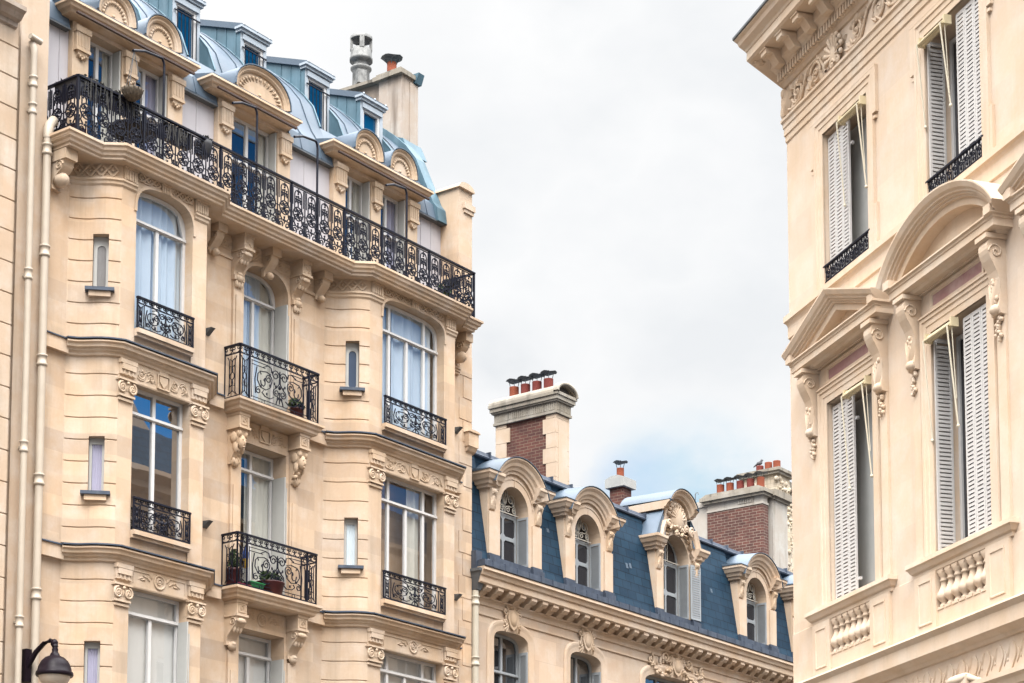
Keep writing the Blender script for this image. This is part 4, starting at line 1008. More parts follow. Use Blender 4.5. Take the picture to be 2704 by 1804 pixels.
SHP = [(0, -.02), (.0, .05), (.05, .06), (.07, .09), (.12, .11), (.16, .15), (.22, .17), (.28, .22), (.31, .22), (.31, -.85), (.0, -.85)]
def side_scroll(mb, u0, u1, z1, wf):
    c = (u0+u1)/2
    mb.ball(c, wf+.06, z1-.06, .075, .075, .07); mb.ball(c, wf+.03, z1-.2, .07, .06, .12)
    for sg in (-1, 1): mb.ball(c+sg*.05, wf+.06, z1-.1, .035, .05, .05, 6, 4)
    mb.prism_wz([(wf-.02, z1), (wf+.09, z1), (wf+.11, z1-.07), (wf+.06, z1-.2), (wf+.06, z1-.36), (wf+.04, z1-.43), (wf-.02, z1-.46)], u0+.03, u1-.03)
    for k in range(4): mb.leaf(c+.0, z1-.16, wf+.03, R_(-90+(k-1.5)*14), .26, .03, .05)
def m_dormer(c, big, shutter_out=False):
    wf = -.09; H = .93; z0 = 11.95
    hw = .50 if not big else .56; zsp = 13.06 if not big else 13.30
    hole = [(c-hw, z0-.2), (c+hw, z0-.2)]+sup(c, hw, zsp, hw, 2, 18)[::-1]
    if not big:
        Rr = .68; zc = 13.14; a0 = math.degrees(math.asin((13.34-zc)/Rr))
        hood = arc(c, zc, Rr, 180-a0, a0, 18)
        outl = [(c-H, z0-.2), (c+H, z0-.2), (c+H, 13.34)]+hood[::-1]+[(c-H, 13.34)]
    else:
        half = [(.93, 13.36), (.80, 13.60), (.68, 13.86), (.56, 14.08), (.50, 14.22), (.50, 14.40)]
        up = arc(c, 14.22, .53, 160, 20, 14)
        outl = [(c-H, z0-.2), (c+H, z0-.2)]+[(c+x, z) for x, z in half]+up[::-1]+[(c-x, z) for x, z in half[::-1]]
    mb = MBM(); mb.prism(outl, wf-.75, wf, [hole])
    for sg in (-1, 1):
        a_, b_ = sorted((c+sg*H, c+sg*(hw+.10)))
        mb.box(a_+.012, b_, wf-.02, wf+.035, z0-.1, 12.86)
    ds = mb.build('dormer', 'stoneM', MM)
    mb = MBM()
    for sg in (-1, 1): a_, b_ = sorted((c+sg*(H+.03), c+sg*(hw+.06))); mb.box(a_, b_, wf-.4, wf+.09, 11.67, 11.90); mb.box(a_+.015, b_-.015, wf-.3, wf+.06, 11.90, 11.965)
    mb.box(c-hw-.05, c+hw+.05, wf-.3, wf+.02, 11.68, 11.93); mb.build('lead_foot', 'lead', ds)
    mb = MBM(); RET = [(0, 13.335), (.07, 13.34), (.08, 13.39), (.12, 13.41), (.14, 13.47), (.18, 13.50), (.21, 13.57), (.235, 13.60), (.235, 13.66), (-.05, 13.66)]
    e_ = .62 if not big else .70
    mb.sweep(RET, [(c-H, wf-.85), (c-H, wf), (c-e_, wf)]); mb.sweep(RET, [(c+e_, wf), (c+H, wf), (c+H, wf-.85)])
    if not big:
        mb.sweepz([(a_, wf+b_) for a_, b_ in SHP], hood)
        mb.sweepz([(-.06, wf-.01), (-.06, wf+.02), (0, wf+.03), (.05, wf+.02), (.05, wf-.01)], [(c-hw, z0)]+[(c-hw, zsp)]+sup(c, hw, zsp, hw, 2, 18)[1:-1]+[(c+hw, zsp), (c+hw, z0)], cap=False) if False else None
        mb.tube(flat(arc(c, zsp, hw+.16, 170, 10, 16), wf+.005), .014, 4); mb.bar((c, wf+.004, zsp+hw), (c, wf+.004, zsp+hw+.2), .012)
        hoodm = mb.build('hood', 'stoneM', ds)
        o_ = MB()._off(hood); top = [(p[0]+q[0]*.32, p[1]+q[1]*.32) for p, q in zip(hood, o_)]
    else:
        lows = [(c-.93-.0, 13.34), (c-.80, 13.34)]
        for sg in (-1, 1):
            pth = [(c+sg*(H), 13.34), (c+sg*.80, 13.34)] if False else None
        for sg in (-1, 1):
            pts = [(c+sg*.78, 13.40), (c+sg*.74, 13.62), (c+sg*.66, 13.84), (c+sg*.56, 14.02)]
            if sg > 0: pts = pts[::-1]
            mb.sweepz([(-.12, wf-.01), (-.12, wf+.05), (-.04, wf+.07), (.0, wf+.12), (.07, wf+.14), (.12, wf+.17), (.12, wf-.75), (0, wf-.75)], pts)
            scroll_rel(mb, c+sg*.50, 14.02, .12, wf+.13, R_(-90), -1.6*sg, .035); mb.ball(c+sg*.50, wf+.08, 14.02, .09, .08, .09)
        ph = [(c-.66, 14.36), (c-.50, 14.36)]+arc(c, 14.22, .50, 163, 17, 14)+[(c+.50, 14.36), (c+.66, 14.36)]
        mb.sweepz([(0, wf-.02), (.0, wf+.08), (.03, wf+.09), (.06, wf+.15), (.11, wf+.18), (.16, wf+.24), (.19, wf+.24), (.19, wf-1.1), (0, wf-1.1)], ph)
        hoodm = mb.build('hood', 'stoneM', ds)
        mb = MBM()
        mb.ball(c, wf+.03, 14.24, .30, .08, .28, 12, 6)
        for k in range(9): t = R_(15+150*k/8); mb.ball(c+.37*math.cos(t), wf+.03, 14.22+.36*math.sin(t), .05, .05, .05, 6, 4); mb.leaf(c+.1*math.cos(t), 14.2+.08*math.sin(t), wf+.06, t, .28, .05, .04)
        for sg in (-1, 1):
            scroll_rel(mb, c+sg*.36, 14.06, .10, wf+.06, 0, 1.5*sg, .035)
            for k in range(7): mb.leaf(c+sg*(.10+.09*k), 13.96-.035*k*k*.5, wf+.03, R_(90-sg*(60+12*k)), .2, .05, .05)
        for k in range(14): mb.ball(c+rnd.uniform(-.22, .22), wf+.06, 13.94+rnd.uniform(-.1, .12), .045, .05, .045, 6, 4)
        mb.build('shell_carving', 'stoneO', ds)
        top = [(p[0], p[1]+.20) for p in ph]
    for sg in (-1, 1):
        mb = MBM(); a_, b_ = sorted((c+sg*H, c+sg*(H-.24))); side_scroll(mb, a_, b_, 13.34, wf); mb.build('scroll_bracket', 'stoneO', ds)
    mb = MBM()
    if not big:
        mb.strip([(x, wf+.235, z+.004) for x, z in top], [(x, wf-.95, z+.10) for x, z in top])
        mb.sweepz([(0, wf+.205), (0, wf+.24), (.012, wf+.24), (.012, wf+.205)], top)
        for sg in (-1, 1): x0, x1 = sorted((c+sg*(H+.25), c+sg*.78)); mb.prism_wz([(wf+.25, 13.662), (wf+.25, 13.675), (wf-.9, 13.78), (wf-.9, 13.662)], x0, x1)
    else:
        o_ = MB()._off(ph); tt = [(p[0]+q[0]*.20, p[1]+q[1]*.20) for p, q in zip(ph, o_)]
        mb.strip([(x, wf+.255, z) for x, z in tt], [(x, wf-1.2, z+.04) for x, z in tt])
        mb.sweepz([(0, wf+.225), (0, wf+.26), (.012, wf+.26), (.012, wf+.225)], tt)
        for sg in (-1, 1):
            cu = [(H+.14, 13.655), (H+.06, 13.74), (.86, 13.95), (.74, 14.14), (.60, 14.33)]
            mb.strip([(c+sg*x, wf+.10-.02*i, z) for i, (x, z) in enumerate(cu)], [(c+sg*x, wf-1.0, z+.03) for x, z in cu])
            mb.add([(c+sg*x, wf+.10-.02*i, z) for i, (x, z) in enumerate(cu)]+[(c+sg*.6, wf+.1, 13.66)], [(0, 1, 2, 3, 4, 5)])
            mb.tube([(c+sg*x, wf+.11-.02*i, z) for i, (x, z) in enumerate(cu)], .018, 5)
    mb.build('hood_flashing', 'zincp', ds)
    # window
    w = wf-.30; zt = zsp+hw-.02
    mb = MBM(); fw = .05
    ins = hw-.03
    def zar(x, q): return zsp+math.sqrt(max(0, (ins-q)**2-(x-c)**2))
    outer = [(c-ins, z0-.02), (c+ins, z0-.02)]+sup(c, ins, zsp, ins, 2, 16)[::-1]; hl = []
    rows = [z0, 12.52, 13.0 if not big else 13.22]
    for j in range(2):
        for (a_, b_) in ((c-ins+fw, c-.03), (c+.03, c+ins-fw)):
            zb, zu = rows[j]+.05, rows[j+1]-.03
            r = .05; hl.append([(a_+r, zb), (b_-r, zb), (b_, zb+r), (b_, zu-r), (b_-r, zu), (a_+r, zu), (a_, zu-r), (a_, zb+r)])
    for (a_, b_) in ((c-ins+fw, c-.025), (c+.025, c+ins-fw)):
        zb = rows[2]+.05
        tp_ = [(a_+(b_-a_)*k/8, zar(a_+(b_-a_)*k/8, fw)) for k in range(9)]; tp_ = [(x, max(z, zb+.02)) for x, z in tp_]
        hl.append([(a_, zb), (b_, zb)]+tp_[::-1])
    mb.prism(outer, w-.04, w, hl); wn = mb.build('window', 'shutM', ds)
    mb = MBM(); mb.plate(outer, w-.02); mb.build('pane', 'glassm', wn)
    mb = MBM(); wg = w+.05; r = .010; zb = rows[2]+.06
    mb.bar((c-ins, wg, zb), (c+ins, wg, zb), .013); mb.bar((c, wg, zb), (c, wg, zsp+ins-.02), r)
    if not big:
        for sg in (-1, 1):
            curves(mb, [[(c+sg*x, z) for x, z in spiral(.21, zb+.30, .15, .04, R_(-120), 1.45, 18)], [(c+sg*x, z) for x, z in spiral(.10, zb+.09, .075, .02, R_(160), -1.3, 12)], [(c+sg*x, z) for x, z in spiral(.33, zb+.09, .075, .02, R_(100), 1.3, 12)],
                        [(c+sg*.03, zb+.2), (c+sg*.10, zb+.42), (c+sg*.06, zb+.5)], [(c+sg*.38, zb+.14), (c+sg*.30, zb+.2)]], wg, r, 1, 0, 0)
    mb.build('iron_grille', 'wiron', wn)
    zt_ = 13.02 if not big else 13.26
    mb = MBM().push(c+hw-.012, wf+.0, 0, -90); louvre(mb, .0, .29, z0+.0, zt_, 0, 1, .055, .035, .025); mb.build('shutter', 'shutM', wn)
    if shutter_out:
        mb = MBM().push(c+hw, wf+.06, 0, 4); louvre(mb, .0, .40, z0, zt_, 0, 1, .055, .035, .025); mb.build('shutter', 'shutM', wn)
for i, c in enumerate([12.31, 15.04, 18.70, 22.47, 25.18]): m_dormer(c, i == 2, i == 2)

# chimneys of the townhouse
def ch_pot(par, u, w, z, r, h, mat, capz=.2, capr=.2, off=OFFM):
    m = MB().push(*off); m.lathe(u, w, [(r*1.04, z), (r, z+.03), (r, z+h-.02), (r*1.02, z+h), (r*.85, z+h), (r*.8, z+h-.1)], 14); p = m.build('chimney_pot', mat, par)
    if capr:
        m = MB().push(*off); cap_disc(m, u, w, z+h+capz, capr, True, r*.9, capz); m.build('rain_cap', 'cap', par)
mb = MBM(); mb.box(16.93, 17.42, -3.95, -2.32, 13.8, 16.78); ch = mb.build('chimney', 'brickA', MM)
mb = MBM()
k = 0; z = 13.8
while z < 16.75:
    h = min(.36, 16.775-z); e = .38 if k % 2 else .29
    mb.box(16.90, 17.45, -2.27-e, -2.27, z, z+h-.008); e2 = .42 if k % 2 else .32; mb.box(16.90, 17.45, -4.05, -4.05+e2, z, z+h-.008); z += .36; k += 1
mb.box(17.0, 17.36, -2.28, -2.262, 14, 16.62); mb.build('quoin', 'stoneM', ch)
mb = MBM(); cx = (16.90, 17.46, -4.06, -2.26)
def ring(mb, e, z0, z1): mb.box(cx[0]-e, cx[1]+e, cx[2]-e, cx[3]+e, z0, z1)
ring(mb, .04, 16.78, 16.84); ring(mb, .02, 16.84, 17.06); ring(mb, .07, 17.06, 17.10); ring(mb, .10, 17.10, 17.20); ring(mb, .13, 17.20, 17.27)
k = -4.0
while k < -2.3: mb.box(cx[0]-.03, cx[0]+.01, k, k+.035, 16.86, 17.05); k += .062
k = 16.92
while k < 17.44: mb.box(k, k+.03, cx[3]-.01, cx[3]+.03, 16.86, 17.05); k += .06
A = arc(17.18, 17.27, .40, 180, 0, 12, .24)
mb._prism([(17.18-.40, 17.268)]+A[1:-1]+[(17.18+.40, 17.268)], lambda a_, b_, d: (a_, d, b_), -4.18, -2.24)
mb.tube([(x, -2.13, z) for x, z in A], .045, 6); mb.tube([(x, -2.2, z) for x, z in A], .05, 6); mb.build('chimney_cap', 'stoneCap', ch)
mb = MBM(); mb.prism(arc(17.18, 17.29, .26, 180, 0, 10, .15), -2.235, -2.225); mb.build('flue_mouth', 'room', ch)
for i, w in enumerate((-3.70, -3.36, -3.02, -2.68)): ch_pot(ch, 17.18, w, 17.48, .115, .27, 'terra' if i == 0 else 'terrad', .16, .20)
mb = MBM(); mb.box(20.89, 21.28, -3.42, -3.02, 14.5, 16.04); ch = mb.build('chimney', 'brickA', MM)
mb = MBM(); mb.box(20.80, 21.37, -3.51, -2.93, 16.04, 16.27); mb.prism_wz([(-3.5, 16.272), (-2.94, 16.272), (-3.12, 16.34), (-3.32, 16.34)], 20.81, 21.36); mb.build('chimney_cap', 'conc', ch)
ch_pot(ch, 21.08, -3.22, 16.33, .095, .25, 'terra', .16, .19)

# ================================================================== BUILDING BEHIND
BB = thing('brick_chimney_wall', 'tall old party wall with brick chimney stack and row of terracotta pots behind the slate roof', 'chimney wall', FL, (29.9, -6, 0))
OB = (-29.9, 6, 0)
def MBB(): m = MB(); m.push(*OB); return m
mb = MBB(); mb.box(30.0, 30.32, -6.02, -4.13, 9, 17.80); mb.build('brick_stack', 'brickB', BB)
mb = MBB(); mb.box(30.01, 30.31, -6.01, -4.14, 17.80, 18.05); mb.box(29.98, 30.33, -6.03, -4.11, 17.80, 17.86)
for k in range(9): mb.box(29.985, 30.02, -4.95+.06*k, -4.92+.06*k, 17.90, 18.04)
mb.build('stack_band', 'render2', BB)
mb = MBB(); mb.box(29.90, 30.40, -6.12, -4.04, 18.05, 18.13); mb.box(29.84, 30.46, -6.2, -3.98, 18.13, 18.24); mb.prism_wz([(-6.18, 18.24), (-4.0, 18.24), (-4.2, 18.33), (-6.0, 18.33)], 29.87, 30.43)
mb.box(30.44, 31.42, -4.9, -4.00, 18.02, 18.10); mb.box(30.38, 31.5, -4.95, -3.92, 18.10, 18.30); mb.build('stack_cap', 'stoneCap', BB)
mb = MBB(); mb.box(30.48, 31.36, -4.88, -4.06, 9, 18.02); mb.build('rendered_pier', 'render2', BB)
mb = MBB(); mb.box(30.06, 30.36, -9.5, -6.03, 9, 18.02); mb.box(30.02, 30.4, -9.6, -6.03, 18.02, 18.2); mb.build('rendered_wall', 'render2', BB)
mb = MBB(); mb.bar((30.2, -6.55, 18.2), (30.2, -6.55, 18.52), .015); mb.tube([(30.2, -6.55, 18.5), (30.2, -6.52, 18.56), (30.2, -6.45, 18.55), (30.2, -6.44, 18.5)], .015, 5); mb.build('hook', 'gutter', BB)
for i, w in enumerate((-5.64, -5.31, -4.96, -4.61, -4.27)): ch_pot(BB, 30.15, w, 18.33, .115, .30, 'terrad' if i in (2, 3) else 'terra', .14, .20, OB)
mb = MBB(); mb.box(31.95, 32.7, -5.9, -4.7, 9, 19.25); mb.box(32.7, 36, -5.6, -4.9, 9, 19.0); 
for k in range(260):
    z = rnd.uniform(14, 19.2); u = rnd.uniform(31.9, 34.6); mb.ball(u, -4.72 if u < 32.7 else -4.92, z, rnd.uniform(.06, .14), rnd.uniform(.05, .11), rnd.uniform(.05, .1), 6, 4)
mb.build('rubble_wall', 'rubble', BB)
mb = MBB(); mb.box(31.85, 32.8, -6.0, -4.62, 19.25, 19.33); mb.box(31.8, 32.85, -6.05, -4.56, 19.33, 19.42); mb.box(32.7, 36, -5.75, -4.75, 19.0, 19.2); mb.build('upper_cap', 'stoneCap', BB)
for w in (-5.45, -5.15, -4.86): ch_pot(BB, 32.2, w, 19.42, .115, .30 if w > -5.4 else .24, 'terrad' if w < -5.4 else 'terra', 0, 0, OB)

# ================================================================== NEIGHBOUR ON THE FAR LEFT
NB = thing('neighbour_building', 'plain cream stone wall building with grooved courses and weathered grey cornice, beside the downpipes', 'building', FL, (-1.1, 0, 0))
def MBN(): m = MB(); m.push(1.1, 0, 0); return m
mb = MBN(); zs = [0]; k = 0
nj = [17.55-.503*i for i in range(34)]
zz_ = [0.]
for j in sorted(nj): zz_ += [j-.016, j, j+.016]
zz_.append(18.0)
A = [(-9, .15-(.02 if any(abs(z-j) < 1e-6 for j in nj) else 0), z) for z in zz_]
mb.strip(A, [(-1.22, y, z) for _, y, z in A], False)
mb.prism_wz([(y, z) for _, y, z in A]+[(-.5, 18.0), (-.5, 0)], -1.24, -1.22)
mb.build('wall', 'stoneN', NB)
mb = MBN(); mb.sweep([(0, 18.16), (.26, 18.13), (.26, 18.06), (.20, 18.02), (.14, 17.95), (.06, 17.93), (.05, 17.86), (0, 17.84)], [(-9, .15), (-1.30, .15)]); mb.build('cornice', 'wing', NB)
mb = MBN(); mb.prism_wz([(.2, 18.16), (-.6, 18.3), (-1.2, 22), (-4, 23), (-4, 18.16)], -9, -1.25); mb.build('roof', 'slate', NB)

# ================================================================== RIGHT-HAND CORNER BUILDING
RB = thing('corner_building', 'peach stone corner building with carved cornice, pedimented windows and white louvred shutters', 'building', FR)
SIDE = (-2.646, -3.636)
RP = [SIDE, (0, 0), (12, 0)]
RC = [1.93, 4.99, 8.05]; RH = .70
hs = []
for c in RC: hs += [rect(c-RH, c+RH, 12.90, 15.15), rect(c-RH, c+RH, 8.06, 11.08), rect(c-.62, c+.62, 7.36, 7.86), rect(c-.8, c+.8, 2.2, 5.6)]
mb = MB(); mb.prism(rect(-.004, 12, 0, 17.3), -.40, 0, hs); mb.build('wall', 'stoneR', RB)
sa = math.degrees(math.atan2(16.16, 11.76)); SL_ = 4.5
mb = MB().push(SIDE[0], SIDE[1], 0, sa); sh = []
for i in range(1):
    x = 2.2+3.1*i; sh += [rect(x-.65, x+.65, 12.9, 15.1), rect(x-.65, x+.65, 8.0, 11.0), rect(x-.65, x+.65, 2.5, 5.6)]
mb.prism(rect(0, SL_, 0, 17.3), -.4, 0, sh); mb.build('side_wall', 'stoneR', RB)
for i in range(1):
    x = 2.2+3.1*i
    for z0, z1 in ((12.9, 15.1), (8.0, 11.0), (2.5, 5.6)):
        casement(RB, x-.65, x+.65, z0, z1, -.25, [x], [z0+(z1-z0)*.72], .07, None, 'glassd', name='side_window', push=(SIDE[0], SIDE[1], 0, sa))
mb = MB(); mb.box(-2.0, 12, -16, -15.8, 0, 16); mb.box(-2.64, -2.44, -15.9, -3.7, 0, 17.3); mb.box(11.8, 12, -16, -.41, 0, 16); mb.build('rear_wall', 'stoneN', RB)
mb = MB(); mb.sweep([(-.3, 17.36), (.70, 17.30), (.70, 17.26), (.66, 17.23), (.64, 17.17), (.56, 17.11), (.545, 17.07), (.53, 17.06), (.535, 16.93), (.50, 16.90), (.22, 16.90), (.22, 16.76), (.19, 16.74), (.15, 16.70), (.135, 16.66), (.09, 16.655), (.09, 16.52), (.06, 16.51), (.03, 16.45), (.0, 16.44), (-.1, 16.44)], RP)
mb.build('cornice', 'stoneRo', RB)
mb = MB(); mb.sweep([(.66, 17.325), (.725, 17.318), (.725, 17.285), (.70, 17.28)], RP); mb.build('lead_edge', 'gutter', RB)
mb = MB()
u = -.02
while u < 11.8: mb.box(u, u+.05, .08, .138, 16.525, 16.652); u += .088
mb.build('dentil_band', 'stoneRo', RB)
for i in range(21):
    u = .12+.555*i
    mb = MB(); mb.prism_wz([(.16, 16.895), (.47, 16.895), (.47, 16.80), (.44, 16.785), (.40, 16.81), (.36, 16.81), (.31, 16.74), (.26, 16.67), (.20, 16.66), (.16, 16.66)], u, u+.19); mb.box(u-.02, u+.19, .2, .49, 16.87, 16.902); mb.build('modillion', 'stoneRo', RB)
for i in range(1):
    u = -.20+.555*i
    mb = MB(); mb.ball(u, .36, 16.90, .09, .09, .045, 10, 4)
    for k in range(6): mb.ball(u+.07*math.cos(k*PI/3), .36+.07*math.sin(k*PI/3), 16.895, .038, .038, .025, 6, 4)
    mb.build('soffit_rosette', 'stoneRo', RB)
mb = MB(); mb.sweep([(0, 15.93), (.085, 15.92), (.085, 15.88), (.06, 15.86), (.055, 15.79), (.04, 15.78), (.04, 15.67), (.022, 15.66), (.02, 15.57), (.0, 15.55)], RP); mb.build('architrave', 'stoneRo', RB)
mb = MB()
for c in (1.72, 4.99+.1, 8.3):   # carved frieze: shells between running scrolls
    for k in range(9):
        t = R_(200-220*k/8); mb.tube([(c+.05*math.cos(t), .06, 16.14+.05*math.sin(t)), (c+.24*math.cos(t), .07, 16.17+.23*math.sin(t))], [.012, .042], 6); mb.ball(c+.26*math.cos(t), .06, 16.17+.25*math.sin(t), .045, .035, .045, 6, 4)
    mb.ball(c, .03, 16.16, .22, .05, .2, 10, 5); scroll_rel(mb, c-.03, 16.0, .08, .06, 0, 1.3, .026); scroll_rel(mb, c+.14, 16.0, .07, .06, PI, -1.3, .024)
for c0, c1, n in ((.12, 1.40, 2), (2.05, 4.75, 4), (5.4, 8.0, 4), (8.6, 11.5, 4)):
    rinceau(mb, c0, c1, 16.18, .46, .022, n, .026)
    for i in range(n*7): mb.leaf(rnd.uniform(c0, c1), rnd.uniform(16.02, 16.36), .0, rnd.uniform(0, 2*PI), .16, .035, .04)
for k in range(4): mb.leaf(-.0+.02*k, 15.98, .01, R_(100-12*k), .42, .05, .06)
mb.ball(-.04, .02, 16.06, .07, .06, .12); mb.ball(-.03, .02, 16.36, .06, .06, .08)
mb.build('carved_frieze', 'stoneRo', RB)
mb = MB(); mb.sweep([(0, 12.83), (.085, 12.81), (.085, 12.72), (.05, 12.70), (.03, 12.66), (.025, 12.64), (.025, 12.47), (0, 12.45)], RP); mb.build('string_course', 'stoneRo', RB)
mb = MB(); mb.sweep([(0, 7.10), (.22, 7.08), (.23, 7.05), (.20, 7.02), (.17, 6.99), (.17, 6.80), (.13, 6.78), (.06, 6.74), (.03, 6.70), (0, 6.69)], RP); mb.build('sill_cornice', 'stoneRo', RB)
for x0, x1 in ((-.004, RC[0]-1.16), (RC[0]+1.16, RC[1]-1.16), (RC[1]+1.16, RC[2]-1.16)):
    MB().prism_wz([(-.01, 7.93), (.02, 7.912), (.02, 7.09), (-.01, 7.09)], x0, x1).build('wall_band', 'stoneR', RB)
mb = MB(); mb.sweep([(0, 6.28), (.11, 6.27), (.11, 6.21), (.06, 6.18), (.03, 6.10), (0, 6.09)], RP)
mb.build('lower_moulding', 'stoneRo', RB)
mb = MB(); u = .1
while u < 11.5:   # incised running S ornament
    for dx, s in ((0, 1.), (.10, .55)):
        p = [(u+dx+.06*s*math.sin(t*PI*1.3), 6.62-.32*t*s-(.08 if s < 1 else 0)) for t in [i/8 for i in range(9)]]; mb.tube(flat(p, .006), .012*s+.003, 5)
    mb.leaf(u+.17, 6.46, 0, R_(70), .16, .02, .02); mb.ball(u+.16, .0, 6.42, .018, .018, .018, 6, 4)
    u += .30
mb.build('incised_frieze', 'stoneRo', RB)
for c in RC:   # keystone scroll over ground-floor arch
    mb = MB(); mb.push(0, 0, .27); mb.tube([(c-.5, .05, 5.98), (c-.35, .08, 6.02), (c-.2, .12, 6.08), (c, .14, 6.06), (c+.2, .12, 6.08), (c+.35, .08, 6.02), (c+.5, .05, 5.98)], [.02, .035, .05, .07, .05, .035, .02], 7); mb.prism([(c-.25, 6.1), (c+.25, 6.1), (c+.18, 5.5), (c-.18, 5.5)], 0, .16); mb.pop(); mb.build('carved_keystone', 'stoneRo', RB)

def r_frame_up(c):
    """upper window: eared architrave"""
    mb = MB(); zt, zb = 15.15, 12.84
    pth = [(c-RH, zb), (c-RH, zt), (c+RH, zt), (c+RH, zb)]
    mb.sweepz([(0, -.02), (0, .018), (.09, .02), (.10, .032), (.17, .035), (.18, .05), (.235, .05), (.235, -.01)], pth)
    for sg in (-1, 1):
        a_, b_ = sorted((c+sg*(RH+.23), c+sg*(RH+.33))); mb.box(a_, b_, -.01, .05, 14.72, zt+.235); a_, b_ = sorted((c+sg*(RH+.23), c+sg*(RH+.30))); mb.box(a_, b_, -.01, .045, 12.84, 13.42); mb.box(a_, b_, -.01, .04, 14.64, 14.68)
    mb.box(c-RH-.33, c+RH+.33, -.01, .052, zt+.236, zt+.26)
    return mb.build('window_surround', 'stoneRo', RB)
def r_leaf(par, u0, u1, z0, z1, w, panels, deg=0, name='shutter', piv=None):
    mb = MB()
    if deg: mb.push(piv[0], piv[1], 0, deg); louvre(mb, 0, u1-u0, z0, z1, 0, panels, .055, .034, .03)
    else: louvre(mb, u0, u1, z0, z1, w, panels, .055, .034, .03)
    return mb.build(name, 'shutR', par)
def r_window(i, z0, z1, surround):
    c = RC[i]; a_, b_ = c-RH, c+RH
    fo = casement(surround, a_, b_, z0, z1, -.36, [c], [], .06, None, 'glass', [(.55, 1, 'curt')], .9) if i == 0 else casement(surround, a_, b_, z0, z1, -.36, [c], [], .06, None, 'glassm')
    if i == 0:
        r_leaf(surround, a_+.02, c-.02, z0+.02, z1-.03, -.07, 3)
        mb = MB(); mb.box(c-.04, c+.02, -.14, -.10, z1-.4, z1-.36); mb.box(c-.04, c+.02, -.14, -.10, z0+.25, z0+.29); mb.build('shutter_catch', 'white', surround)
        mb = MB(); mb.box(a_+.22, c+.12, -.31, -.29, z0+.02, z1-.02); mb.build('blind_panel', 'greyp', surround)
    else:
        r_leaf(surround, c+.02, b_-.02, z0+.02, z1-.03, -.05, 3)
        r_leaf(surround, 0, .34, z0+.02, z1-.06, 0, 1, -90, 'shutter', (a_+.045, -.03)) if False else None
        mb = MB().push(a_+.04, -.02, 0, -90); louvre(mb, 0, .25, z0+.02, z1-.06, 0, 1, .055, .035, .03); mb.build('shutter', 'shutR', surround)
def r_pediment(c, seg):
    mb = MB(); h = 1.38
    pb = [(0, -.02), (0, .10), (.04, .12), (.05, .17), (.09, .19), (.09, .235), (.15, .24), (.155, .225), (.17, .225), (.175, .245), (.19, .245), (.19, -.02)]
    # horizontal cornice with returned ends: sweep in plan
    prof = [(-.02, 11.66), (.14, 11.66), (.17, 11.69), (.27, 11.70), (.27, 11.79), (.285, 11.80), (.29, 11.83), (.315, 11.84), (.315, 11.86), (-.02, 11.86)]
    pl = [(c-h+.31, -.01), (c-h+.31, .0), (c+h-.31, .0), (c+h-.31, -.01)]
    mb.sweep(prof, pl, cap=False); mb.box(c-h+.30, c+h-.30, -.02, .05, 11.64, 11.86)
    rake = [(-.09, -.02), (-.09, .19), (.0, .20), (.005, .24), (.03, .245), (.035, .275), (.06, .28), (.065, .31), (.085, .315), (.11, .35), (.17, .385), (.19, .385), (.19, -.02)]
    if seg: pth = [(c+(h-.02)*math.sin(t), 11.83+.62*(math.cos(t)-math.cos(R_(62)))/(1-math.cos(R_(62)))*1.0) for t in [R_(-62+124*k/26) for k in range(27)]]; pth = [(c+(x-c)/math.sin(R_(62))*1.0, z) for x, z in pth]
    else: pth = [(c-h+.02, 11.82), (c, 12.31), (c+h-.02, 11.82)]
    mb.sweepz(rake, pth)
    mb.prism([(pth[0][0]+.15, 11.855)]+[(c+(x-c)*.93, 11.85+(z-11.84)*.98) for x, z in pth[1:-1]]+[(pth[-1][0]-.15, 11.855)], -.01, .012)
    for sg in (-1, 1):
        x0, x1 = sorted((c+sg*(h+.0), c+sg*(h-.16))); mb.box(x0, x1, -.02, .34, 11.84, 11.95)
    return mb.build('pediment', 'stoneRo', RB)
def r_console(c, sg, par):
    a_, b_ = sorted((c+sg*.96, c+sg*1.17))
    mb = MB(); z1 = 11.66
    pr = [(.0, z1), (.27, z1), (.27, z1-.06), (.235, z1-.075), (.25, z1-.10), (.262, z1-.14), (.26, z1-.19), (.245, z1-.24), (.215, z1-.31), (.175, z1-.38), (.14, z1-.45), (.115, z1-.53), (.10, z1-.62), (.10, z1-.80), (.12, z1-.90), (.10, z1-.98), (.0, z1-1.0)]
    mb.prism_wz(pr, a_, b_)
    mb.box(a_-.03, b_+.03, -.01, .29, z1-.06, z1-.002)
    for u in (a_-.004, b_+.004): mb.tube([(u, .145+.10*(1-k/20)*math.cos(k*.5), z1-.22+.10*(1-k/20)*math.sin(k*.5)) for k in range(20)], .013, 5)
    cc = (a_+b_)/2
    for k in range(5): mb.leaf(cc, z1-.92, .10, R_(90+(k-2)*9), .38, .035, .05)
    for k in range(9): mb.ball(cc+rnd.uniform(-.06, .06), .12, z1-.55-.04*k, .03, .03, .04, 6, 4)
    mb.ball(cc, .10, z1-.92, .10, .08, .07); 
    for k in range(12): mb.ball(cc+rnd.uniform(-.06, .06), .06, z1-1.02-.025*k, .035*(1-k/18), .04, .03, 6, 4)
    return mb.build('console', 'stoneRo', par)
